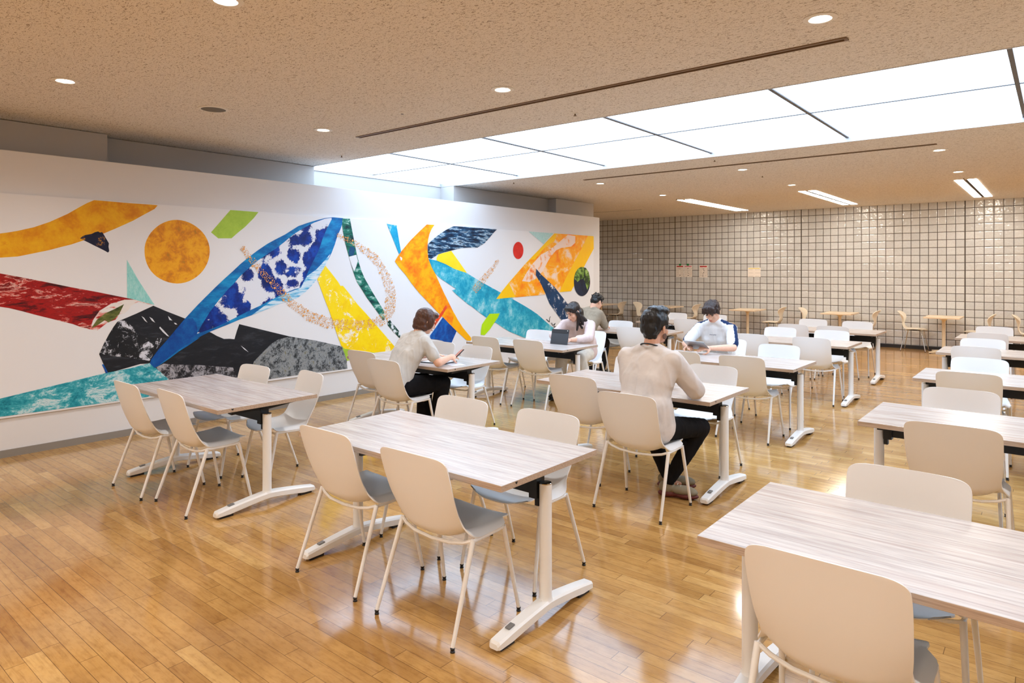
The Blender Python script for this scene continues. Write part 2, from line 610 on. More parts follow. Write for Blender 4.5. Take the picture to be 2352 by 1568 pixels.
# ------------------------------------------------------------------ tube light troffers
def mk_troffer():
    r = empty('tube_light', (0, 0, CEIL))
    for s in (-1, 1):
        simple('light_strip', M['troffer'], lambda m: m.box((s * 0.083, 0, -0.002), (0.115, 3.10, 0.006)), r, smooth=False)
    simple('centre_slot', M['slot'], lambda m: m.box((0, 0, -0.003), (0.050, 3.08, 0.006)), r, smooth=False)
    simple('dark_gap', M['slotdark'], lambda m: m.box((0.004, 0.0, -0.0065), (0.016, 2.9, 0.002)), r, smooth=False)
    return r
tr0 = mk_troffer()
for i, (x, lab) in enumerate(((-5.675, 'leftmost long tube light running to the tiled wall'), (-3.39, 'middle long tube light running to the tiled wall'), (-1.10, 'rightmost tube light, dark slot visible down its middle'), (1.19, 'tube light outside the picture on the right'), (-4.5, 'unseen fill tube light added behind the camera at the left'), (-2.2, 'unseen fill tube light added behind the camera in the middle'), (0.1, 'unseen fill tube light added behind the camera at the right'), (2.4, 'unseen fill tube light added behind the camera at the far right'))):
    o = tr0 if i == 0 else copy_tree(tr0)
    o.location = (x, 13.76 if i < 4 else -2.95, CEIL)  # tube lights behind the camera are unseen, added to brighten chair backs and ceiling
    tag(o, lab, 'ceiling light', 'tube lights in front of the tiled wall')

# ------------------------------------------------------------------ slot diffusers, speaker, detectors
def slot(x0, x1, y, wd, lab):
    r = empty('slot_diffuser', ((x0 + x1) / 2, y, CEIL))
    L = x1 - x0
    simple('frame', M['slot'], lambda m: (m.box((0, -wd / 2 - .008, -0.002), (L + .04, 0.012, 0.010)), m.box((0, wd / 2 + .008, -0.002), (L + .04, 0.012, 0.010)), m.box((0, 0, 0.012), (L, 0.012, 0.03)),
           m.box((-L / 2 - .01, 0, -0.002), (0.02, wd, 0.012)), m.box((L / 2 + .01, 0, -0.002), (0.02, wd, 0.012))), r, smooth=False, weld=False)
    simple('plenum', M['slotdark'], lambda m: m.box((0, 0, 0.05), (L, wd, 0.03)), r, smooth=False)
    tag(r, lab, 'air diffuser')
slot(-5.60, -0.99, 4.325, 0.036, 'long bronze slot diffuser nearest the camera, above the luminous ceiling')
slot(-5.59, -1.05, 8.567, 0.030, 'thin far slot diffuser just below the luminous ceiling')

sp = empty('ceiling_speaker', (-5.59, 2.78, CEIL))
tag(sp, 'round grey ceiling speaker grille left of the slot diffuser', 'speaker')
simple('rim', M['trimwhite'], lambda m: m.lathe([(0.118, 0), (0.118, -0.005), (0.100, -0.009), (0.098, -0.004), (0.098, 0)], seg=36), sp)
simple('grille', M['speaker'], lambda m: m.lathe([(0.0001, -0.008), (0.07, -0.008), (0.099, -0.006), (0.099, -0.001), (0.0001, -0.001)], seg=36), sp)
sm = empty('smoke_detector', (-4.45, 3.90, CEIL))
tag(sm, 'small white ring detector between two downlights above the slot diffuser', 'smoke detector')
simple('base', M['trimwhite'], lambda m: m.lathe([(0.035, 0), (0.035, -0.004), (0.02, -0.01), (0.0001, -0.01)], seg=24), sm)
simple('sensor', M['greypad'], lambda m: m.lathe([(0.012, -0.01), (0.012, -0.014), (0.0001, -0.014)], seg=16), sm)


def mk_sprinkler():
    r = empty('sprinkler', (0, 0, CEIL))
    simple('escutcheon', M['trimwhite'], lambda m: m.lathe([(0.03, 0), (0.03, -0.003), (0.012, -0.006), (0.0001, -0.006)], seg=18), r)
    simple('head', M['slot'], lambda m: m.lathe([(0.007, -0.005), (0.007, -0.02), (0.016, -0.022), (0.016, -0.024), (0.0001, -0.024)], seg=12), r)
    return r
spr0 = mk_sprinkler()
for i, (x, y, lab) in enumerate(((-6.67, 4.89, 'tiny ceiling sprinkler left of the luminous ceiling end'),
                                 (-3.33, 8.05, 'tiny ceiling sprinkler on the strip just past the luminous ceiling'),
                                 (-3.29, 4.88, 'tiny ceiling sprinkler between near slot diffuser and luminous ceiling'),
                                 (-6.62, 8.1, 'tiny ceiling sprinkler near the luminous ceiling left of the far slot diffuser'),
                                 (-5.72, 11.98, 'tiny ceiling sprinkler touching the near end of the leftmost tube light'),
                                 (-1.1, 12.0, 'tiny ceiling sprinkler at the near end of the rightmost tube light'),
                                 (-3.35, 9.85, 'tiny ceiling sprinkler behind the middle far downlight'))):
    o = spr0 if i == 0 else copy_tree(spr0)
    o.location = (x, y, CEIL)
    tag(o, lab, 'sprinkler', 'ceiling sprinklers')

# ------------------------------------------------------------------ mural
def paint(name, cols, scale=3.0, detail=8, rough=0.7, dist=0.8, stretch=(1, 1), rot=0.0, interp='LINEAR', speck=None, loc=(0, 0, 0), rgh=0.5):
    t = NT('paint_' + name)
    v = t.coords((1, stretch[0], stretch[1]), (rot, 0, 0), loc)
    f = t.noise(v, scale, detail, rough, dist * .3)
    c = t.ramp(f, cols, interp)
    if speck:
        thr, col, sc, sdist = speck
        f2 = t.noise(t.coords((1, stretch[0], stretch[1]), (rot, 0, 0), (5, 3, 1)), sc, 12, 0.80, sdist * .35)
        k = t.ramp(f2, [(thr - 0.015, (0, 0, 0, 1)), (thr + 0.015, (1, 1, 1, 1))])
        c = t.mix(k, c, col)
    return t.bsdf(c, rgh, 0, 0.3)

WH = (232, 232, 234)
PM = {
 'amber': paint('amber', [(.30, (206, 122, 8)), (.42, (222, 144, 8)), (.5, (232, 164, 10)), (.62, (240, 184, 20)), (.7, (226, 150, 10))], 5, speck=(.70, (244, 222, 150), 22, 1)),
 'sun': paint('sun', [(.30, (176, 128, 24)), (.40, (214, 130, 14)), (.5, (236, 162, 14)), (.6, (244, 176, 26)), (.70, (230, 140, 20))], 9, speck=(.69, (250, 220, 150), 16, 1.5)),
 'inkgold': paint('inkgold', [(.40, (18, 22, 44)), (.56, (26, 30, 60)), (.62, (200, 140, 40))], 9),
 'lime': paint('lime', [(.3, (150, 190, 56)), (.6, (172, 206, 70))], 8),
 'limebright': paint('limebright', [(.3, (176, 224, 10)), (.6, (186, 232, 20))], 8),
 'paleteal': paint('paleteal', [(.3, (118, 200, 198)), (.5, (150, 216, 212)), (.7, (186, 226, 222))], 22, stretch=(3, 1), rot=.5),
 'palemint': paint('palemint', [(.3, (150, 208, 210)), (.7, (198, 226, 226))], 30),
 'red': paint('red', [(.34, (40, 6, 8)), (.42, (110, 8, 10)), (.47, (176, 22, 16)), (.52, (132, 10, 12)), (.55, (206, 60, 50)), (.575, (232, 190, 180)), (.60, (150, 14, 14)), (.66, (90, 10, 10)), (.70, (214, 120, 110))], 4.2, 10, .70, 1.2, (.8, 3.2), .75),
 'redwhite': paint('redwhite', [(.36, (170, 30, 24)), (.43, (222, 130, 120)), (.5, (232, 226, 222)), (.66, (234, 230, 226))], 5, 6, .6, 1.0, (1, 3), .7),
 'olive': paint('olive', [(.35, (44, 56, 20)), (.5, (94, 104, 44)), (.7, (150, 140, 80))], 7, stretch=(1, 3), rot=.8),
 'black': paint('black', [(.3, (20, 22, 28)), (.55, (28, 30, 36)), (.72, (56, 60, 68))], 5, stretch=(1, 4), rot=-.35, speck=(.72, (190, 200, 210), 9, 1.6)),
 'blackwhite': paint('blackwhite', [(.3, (16, 17, 20)), (.6, (28, 30, 34))], 5, speck=(.53, (214, 218, 230), 7, 1.4)),
 'chalk': paint('chalk', [(.3, (200, 206, 216)), (.6, (226, 230, 236))], 20),
 'greyspeck': paint('greyspeck', [(.44, (20, 20, 24)), (.50, (60, 60, 66)), (.53, (160, 160, 168)), (.7, (184, 184, 192))], 10, 12, .88, .3),
 'granite': paint('granite', [(.41, (16, 18, 20)), (.46, (50, 56, 60)), (.50, (116, 122, 126)), (.54, (178, 184, 188)), (.57, (70, 76, 76)), (.62, (150, 140, 80)), (.68, (40, 44, 46))], 12, 12, .92, .3),
 'sea': paint('sea', [(.36, (10, 100, 122)), (.44, (30, 146, 164)), (.50, (64, 172, 188)), (.54, (140, 206, 216)), (.58, (222, 234, 238)), (.63, (90, 184, 200)), (.7, (20, 130, 150))], 4, 12, .78, 1.5, (1, 1.8), .1),
 'cobalt': paint('cobalt', [(.3, (4, 48, 120)), (.5, (8, 76, 160)), (.64, (14, 104, 190))], 8, speck=(.64, (190, 214, 234), 9, 1.2)),
 'whaleteal': paint('whaleteal', [(.34, (6, 74, 140)), (.46, (0, 104, 176)), (.55, (8, 132, 196)), (.66, (24, 156, 210))], 3, 8, .7, .8, (1, 2.2), .75),
 'whaledark': paint('whaledark', [(.34, (4, 50, 130)), (.52, (2, 78, 160)), (.68, (10, 100, 176))], 6),
 'icefin': paint('icefin', [(.38, (30, 140, 200)), (.46, (130, 200, 232)), (.54, (206, 228, 242)), (.7, (226, 236, 246))], 4, 6, .6, .6, (1, 7), .7),
 'greenribbon': paint('greenribbon', [(.32, (10, 26, 56)), (.42, (8, 58, 62)), (.50, (14, 100, 84)), (.57, (50, 140, 120)), (.64, (190, 220, 212)), (.8, (220, 232, 228))], 5, 9, .7, .9, (1, 2.5), -.9),
 'denim': paint('denim', [(.3, (14, 60, 100)), (.7, (20, 90, 130))], 8),
 'greenwhite': paint('greenwhite', [(.40, (14, 50, 44)), (.5, (20, 80, 64)), (.53, (226, 232, 236)), (.7, (232, 236, 240))], 8, 9, .7, 1),
 'yellow': paint('yellow', [(.35, (250, 206, 0)), (.5, (255, 220, 0)), (.7, (255, 226, 40))], 4, speck=(.575, (244, 240, 226), 3.6, 1.6)),
 'yellowflat': paint('yellowflat', [(.3, (255, 216, 20)), (.7, (255, 228, 50))], 6),
 'yellowflat2': paint('yellowflat2', [(.3, (254, 196, 0)), (.7, (255, 208, 20))], 4, speck=(.68, (250, 232, 190), 9, 1.6)),
 'yelloworange': paint('yelloworange', [(.3, (255, 166, 0)), (.7, (255, 190, 10))], 8),
 'skyblue': paint('skyblue', [(.35, (6, 140, 190)), (.55, (30, 170, 206)), (.68, (190, 226, 236))], 9, 8, .7),
 'orange': paint('orange', [(.34, (250, 110, 20)), (.45, (252, 146, 12)), (.55, (255, 176, 12)), (.66, (255, 192, 20))], 5, 10, .72, .6, (1, 1.3), .5),
 'redorange': paint('redorange', [(.3, (232, 60, 20)), (.6, (240, 84, 40))], 8, speck=(.6, (240, 220, 214), 20, 1)),
 'redflat': paint('redflat', [(.3, (200, 24, 20)), (.6, (220, 44, 34))], 8, speck=(.7, (240, 190, 180), 12, 1)),
 'brush': paint('brush', [(.36, (10, 22, 40)), (.46, (20, 52, 84)), (.53, (44, 96, 130)), (.58, (190, 214, 228)), (.62, (16, 34, 56)), (.74, (24, 60, 92))], 5, 7, .6, .5, (1, 7), -.25),
 'cyan': paint('cyan', [(.34, (0, 140, 176)), (.46, (20, 160, 194)), (.54, (70, 186, 208)), (.64, (160, 216, 228))], 4, 10, .74, .5, (1, 1), .6),
 'orangewhite': paint('orangewhite', [(.32, (250, 120, 10)), (.42, (255, 156, 10)), (.50, (255, 178, 20)), (.56, (252, 206, 150)), (.62, (246, 226, 216)), (.7, (255, 170, 30))], 2.6, 10, .68, 1.4, (1, 1.5), .3),
 'pinkwhite': paint('pinkwhite', [(.36, (236, 84, 30)), (.43, (248, 176, 110)), (.48, (244, 220, 208)), (.64, (244, 224, 214)), (.72, (250, 150, 60))], 3.5, 8, .66, 1.2),
 'navywhite': paint('navywhite', [(.3, (4, 44, 84)), (.6, (10, 62, 106))], 5, speck=(.57, (224, 228, 236), 4.2, 1.2)),
 'darkegg': paint('darkegg', [(.3, (10, 20, 36)), (.6, (22, 40, 70))], 6, speck=(.7, (170, 190, 210), 8, 1)),
 'egggreen': paint('egggreen', [(.42, (16, 26, 30)), (.5, (70, 100, 40)), (.58, (140, 180, 80)), (.68, (200, 220, 150))], 7, 9, .7),
 'white': plain('mural_white', (232, 233, 236), .6, spec=.2),
 'ink': plain('mural_ink', (20, 20, 22), .6),
 'gold': plain('mural_gold', (226, 162, 92), .6),
}


def mat_spots():
    t = NT('paint_whalespots')
    v = t.coords((1, 1, 1))
    vo = t.n('ShaderNodeTexVoronoi')
    vo.inputs['Scale'].default_value = 5.2
    vo.inputs['Randomness'].default_value = 0.8
    t.l(v, vo.inputs['Vector'])
    nz = t.noise(v, 11, 10, .82)
    big = t.noise(v, 2.4, 3, .5)
    d = t.math('ADD', vo.outputs['Distance'], t.math('MULTIPLY', t.math('SUBTRACT', nz, .5), 1.25))
    d = t.math('SUBTRACT', d, t.math('MULTIPLY', t.math('SUBTRACT', big, .5), 1.2))
    k = t.ramp(d, [(.54, (0, 0, 0, 1)), (.57, (1, 1, 1, 1))])
    blue = t.ramp(t.noise(v, 6, 6, .65), [(.34, (2, 26, 92)), (.5, (0, 44, 140)), (.62, (6, 70, 176)), (.72, (4, 40, 100))])
    return t.bsdf(t.mix(k, blue, (226, 230, 240)), .5, 0, .3)
PM['whalespots'] = mat_spots()
MURAL = [
 ('amber', [1383,1899,1514,1923,1637,1947,1700,1960,1764,1976,1882,2013,2004,2068,2073,2108,2144,2149,2245,2222,2304,2262,2363,2294,2416,2294,2628,2290,2918,2290,2939,2287,2909,2249,2791,2174,2709,2120,2628,2076,2548,2033,2455,1986,2356,1940,2259,1903,2172,1867,2101,1845,1997,1811,1895,1784,1764,1750,1637,1738,1514,1737,1383,1744]),
 ('inkgold', [2245,1927,2267,1949,2289,1960,2341,1973,2371,1991,2397,1999,2413,1989,2432,1994,2449,1965,2462,1940,2474,1919,2490,1889,2487,1855,2493,1813,2482,1799,2447,1820,2409,1840,2363,1864,2319,1888,2281,1908]),
 ('sun', [3476,1829,3471,1784,3461,1740,3446,1699,3425,1659,3400,1623,3370,1590,3335,1560,3297,1535,3257,1515,3215,1501,3173,1493,3130,1491,3087,1496,3044,1506,3004,1521,2965,1541,2930,1564,2900,1592,2874,1622,2853,1656,2836,1693,2824,1732,2816,1773,2813,1815,2814,1856,2821,1897,2834,1936,2852,1973,2874,2009,2901,2041,2932,2071,2966,2098,3004,2119,3044,2136,3086,2147,3130,2152,3173,2150,3216,2143,3257,2130,3296,2112,3333,2090,3368,2063,3399,2033,3426,1998,3448,1959,3464,1917,3473,1874]),
 ('lime', [3707,2294,3876,2294,4040,2293,3983,2221,3876,2114,3792,2046,3720,1982,3569,1976,3489,2038]),
 ('paleteal', [2649,1733,2758,1527,2909,1278,2652,1354]),
 ('red', [1383,1655,1514,1633,1637,1602,1796,1566,1949,1529,2172,1472,2394,1421,2644,1358,2725,1338,2620,1289,2455,1215,2386,1159,2326,1072,2245,1101,2187,1130,2045,1179,1895,1231,1796,1268,1700,1300,1637,1314,1514,1353,1383,1395]),
 ('redwhite', [2725,1338,2791,1314,2892,1281,2841,1289,2758,1315,2692,1282,2660,1235,2628,1206,2588,1204,2548,1150,2478,1127,2394,1059,2326,1072,2356,1161,2409,1243,2509,1307,2628,1341]),
 ('olive', [2337,1078,2386,1159,2455,1215,2540,1254,2624,1298,2580,1200,2540,1159,2486,1126,2455,1151,2394,1108]),
 ('black', [2897,1271,3031,1206,3215,1123,3350,1030,3494,954,3553,916,3633,877,3694,874,3753,864,3781,953,3809,1028,4102,941,4436,843,4586,791,4290,615,4093,380,3797,347,3031,459,2918,645,2867,691,2774,696,2482,638,2439,741,2405,830,2447,928,2493,1018,2532,1084,2572,1133,2733,1198]),
 ('blackwhite', [2596,1139,2644,1133,2709,1064,2741,1000,2858,955,2978,937,2970,901,2858,718,2741,753,2612,779,2501,807,2409,834,2447,928,2493,1018,2532,1084,2564,1129]),
 ('chalk', [2961,1056,2996,1017,3053,947,3031,956,2987,1000,2954,1043]),
 ('chalk', [2784,1172,2808,1155,2841,1104,2816,1123]),
 ('chalk', [2858,1161,2888,1141,2914,1099,2884,1119]),
 ('chalk', [3040,1160,3062,1136,3084,1110,3053,1118]),
 ('chalk', [3828,786,3877,748,3921,703,3868,741]),
 ('chalk', [3098,1088,3120,1082,3133,1065,3111,1069]),
 ('greyspeck', [2918,645,2996,675,3120,651,3350,622,3735,552,3817,315,3398,325,3120,364,3057,483,3031,522]),
 ('granite', [4387,833,4436,843,4586,809,4793,765,5008,706,5187,657,5232,596,5258,480,5270,364,5008,364,4793,369,4387,369,4093,367,3921,364,3948,482,3983,591,4083,679,4195,771,4290,819]),
 ('sea', [1371,506,1637,521,2023,578,2452,642,2684,665,2867,697,2917,643,2981,578,3050,503,3191,367,2846,358,2304,360,1637,363,1371,368]),
 ('cobalt', [2428,727,2441,731,2455,706,2479,651,2476,638,2459,644,2449,681]),
 ('whaleteal', [5050,2296,5205,2294,5195,2237,5184,2202,5154,2133,5116,2064,5076,1950,5030,1848,4970,1747,4905,1646,4828,1537,4740,1440,4653,1366,4555,1304,4435,1263,4318,1238,4204,1201,4114,1169,4037,1146,3962,1121,3813,1079,3669,1029,3569,997,3471,965,3318,901,3369,915,3257,845,3147,785,3066,729,2987,682,2909,641,2863,691,2875,730,2944,822,3031,914,3120,1018,3211,1123,3341,1257,3436,1349,3534,1442,3639,1537,3730,1615,3824,1700,3919,1775,4026,1853,4148,1933,4261,1993,4376,2050,4459,2101,4555,2159,4677,2203,4803,2243,4931,2278]),
 ('whaledark', [3211,1123,3294,1123,3327,1070,3341,1003,3331,937,3257,868,3147,803,2987,691,2909,641,2863,691,2875,730,2944,822,3031,914,3120,1018]),
 ('whalespots', [5043,2290,4931,2270,4854,2242,4777,2214,4628,2141,4495,2060,4423,2005,4353,1950,4261,1884,4170,1831,4092,1778,4026,1736,3951,1675,3876,1615,3813,1556,3751,1487,3669,1410,3569,1296,3471,1175,3394,1056,3337,956,3452,985,3569,1021,3741,1093,3940,1178,4070,1228,4182,1275,4284,1323,4388,1362,4495,1401,4567,1416,4610,1463,4640,1517,4677,1581,4715,1657,4777,1766,4841,1877,4873,1955,4892,2011,4957,2146]),
 ('icefin', [5010,1836,4905,1729,4803,1635,4677,1560,4628,1485,4591,1421,4495,1386,4376,1352,4272,1302,4182,1264,4070,1192,3962,1123,4114,1169,4318,1238,4435,1263,4555,1304,4653,1366,4740,1440,4828,1537,4905,1646,4970,1747]),
 ('greenribbon', [5192,2289,5309,2292,5327,2217,5348,2127,5368,2044,5388,1960,5419,1831,5451,1727,5492,1622,5549,1516,5615,1423,5681,1328,5774,1205,5868,1080,5882,997,5877,950,5851,952,5766,1058,5681,1155,5582,1265,5500,1373,5419,1479,5372,1583,5324,1713,5277,1854,5231,1994,5200,2133,5188,2209]),
 ('denim', [5316,1938,5380,1927,5388,1882,5356,1803,5290,1828,5293,1880]),
 ('white', [5293,1802,5380,1823,5411,1830,5435,1752,5407,1674,5375,1612,5332,1700]),
 ('greenwhite', [5935,927,5973,949,6080,842,6174,748,6148,685,6044,775,5935,879]),
 ('yellow', [4937,1685,5033,1585,5131,1476,5162,1429,5200,1431,5309,1319,5435,1178,5549,1075,5681,948,5851,783,6062,574,5991,526,5715,528,5468,572,5231,623,5177,663,5124,785,5078,902,5004,1095,4930,1261,4872,1399,4821,1518]),
 ('lime', [5188,646,5231,623,5468,572,5715,528,5783,525,5698,500,5262,466,5231,546]),
 ('skyblue', [5919,2260,6005,2252,6092,2248,6140,2023,6192,1802,6156,1814,6029,2056]),
 ('orange', [6661,2291,6812,2292,6758,2231,6714,2158,6687,2067,6673,1963,6679,1873,6696,1783,6758,1667,6839,1563,6920,1431,7003,1298,7106,1149,7210,997,7306,871,7423,741,7603,577,7603,533,7503,544,7267,711,7115,829,6966,943,6857,1028,6679,1171,6505,1311,6370,1440,6254,1566,6140,1666,6060,1751,6116,1825,6173,1888,6337,2042,6505,2175]),
 ('yelloworange', [7229,976,7306,871,7423,741,7603,577,7603,533,7503,544,7267,711,7172,785]),
 ('white', [6148,1820,6192,1802,6189,1771,6169,1764]),
 ('brush', [7210,2293,7423,2297,8218,2294,8130,2232,8043,2157,7915,2060,7747,1985,7563,1980,7384,1968,7229,1938,7115,1915,7003,1893,6893,1864,6749,1794,6687,1809,6679,1899,6679,2002,6767,2069,6857,2125,7040,2225]),
 ('yellowflat', [6857,1811,6893,1862,7162,1920,7325,1764,7503,1587,7364,1615,7229,1648,7040,1721,6857,1772]),
 ('cyan', [6696,1793,6857,1769,7040,1718,7229,1648,7503,1584,7830,1445,8043,1364,8285,1272,8653,1158,8579,1161,8915,1029,9124,941,9315,852,9560,706,9814,570,9750,469,9673,362,8915,478,8514,616,8342,697,8175,782,8152,771,7936,884,7788,962,7624,1060,7523,1106,7267,1264,7181,1327,7267,1345,7040,1456,6930,1510,6821,1589,6758,1680]),
 ('limebright', [8032,929,8285,923,8241,860,8152,779,8043,678,7915,595,7820,609,7830,686,7851,769,7936,849]),
 ('cobalt', [6985,932,7124,821,7277,704,7172,544,7049,369,7025,437,7040,555,6966,585,6857,610,6731,630,6723,679,6857,805]),
 ('redorange', [7040,1105,7081,1083,6994,981,6893,882,6794,777,6776,817,6767,837,6857,923,6930,985]),
 ('redflat', [8908,1966,8906,1943,8901,1920,8892,1899,8881,1879,8866,1861,8849,1846,8831,1834,8810,1825,8789,1819,8767,1817,8745,1819,8724,1824,8704,1832,8686,1844,8669,1858,8655,1875,8644,1894,8636,1915,8631,1937,8629,1959,8631,1982,8636,2004,8644,2025,8655,2045,8669,2062,8686,2077,8704,2090,8724,2099,8745,2105,8767,2108,8789,2107,8810,2102,8831,2094,8849,2082,8866,2068,8881,2051,8892,2032,8901,2011,8906,1989]),
 ('palemint', [9053,2295,9412,2296,9788,2298,9623,2194,9486,2093,9266,2195]),
 ('yellowflat2', [9814,2296,10347,2298,11128,2298,11134,2052,10978,1894,10830,1739,10656,1547,10347,1236,9970,1226,9363,1187,8623,1174,8196,1160,8342,1285,8514,1419,8734,1578,8961,1741,9363,2001]),
 ('orangewhite', [9892,2295,10347,2298,10918,2298,10815,2173,10714,2058,10514,1848,10347,1674,10156,1457,9970,1227,9412,1190,8689,1172,8601,1307,8524,1417,8734,1574,8961,1734,9100,1814,9218,1816,9535,2042,9814,2155]),
 ('pinkwhite', [10238,2286,10486,2273,10481,2146,10347,2072,10023,2037,9866,1991,9686,1867,9560,1731,9461,1612,9290,1496,9077,1426,8869,1443,9007,1598,9147,1728,9412,1907,9560,1954,9814,2065,10023,2178]),
 ('navywhite', [9266,1656,9412,1553,9610,1441,9814,1325,10049,1144,10292,957,10375,813,10347,658,10210,617,10129,641,9996,741,9866,854,9661,1029,9560,1181,9412,1377,9254,1540]),
 ('darkegg', [11001,1407,10998,1363,10987,1319,10970,1279,10946,1241,10916,1208,10882,1180,10843,1158,10802,1143,10758,1134,10714,1131,10670,1136,10627,1148,10586,1165,10549,1189,10516,1218,10488,1252,10466,1289,10449,1329,10439,1372,10436,1415,10439,1458,10449,1499,10466,1539,10488,1576,10516,1609,10549,1637,10586,1660,10627,1677,10670,1687,10714,1690,10758,1687,10802,1677,10843,1660,10882,1637,10916,1608,10946,1574,10970,1536,10987,1495,10998,1452]),
 ('egggreen', [10714,1687,10845,1675,10948,1594,10992,1480,10983,1351,10903,1247,10830,1369,10772,1466,10656,1452,10557,1405,10458,1469,10472,1548,10543,1635,10628,1677]),
 ('ink', [9571,762,9564,752,9602,725,9609,735]),
 ('ink', [9608,735,9603,724,9658,697,9663,708]),
 ('ink', [9655,703,9667,702,9672,743,9660,745]),
 ('ink', [9660,745,9672,743,9677,785,9665,787]),
 ('ink', [9669,792,9672,780,9692,785,9690,797]),
 ('ink', [9718,684,9715,673,9740,665,9744,676]),
 ('ink', [9746,667,9737,675,9727,663,9736,655]),
 ('ink', [9736,664,9727,655,9753,629,9762,638]),
 ('ink', [9755,639,9759,628,9805,643,9802,654]),
 ('ink', [9801,654,9806,643,9842,662,9837,673]),
 ('ink', [9844,664,9835,672,9809,641,9818,634]),
 ('ink', [9819,634,9809,641,9783,602,9793,595]),
 ('ink', [9787,604,9789,592,9825,596,9824,608]),
 ('ink', [9824,608,9824,596,9861,598,9860,610]),
 ('ink', [9866,604,9854,604,9854,579,9866,579]),
 ('ink', [9863,584,9858,573,9889,559,9894,570]),
 ('ink', [9894,570,9889,559,9928,538,9934,549]),
]
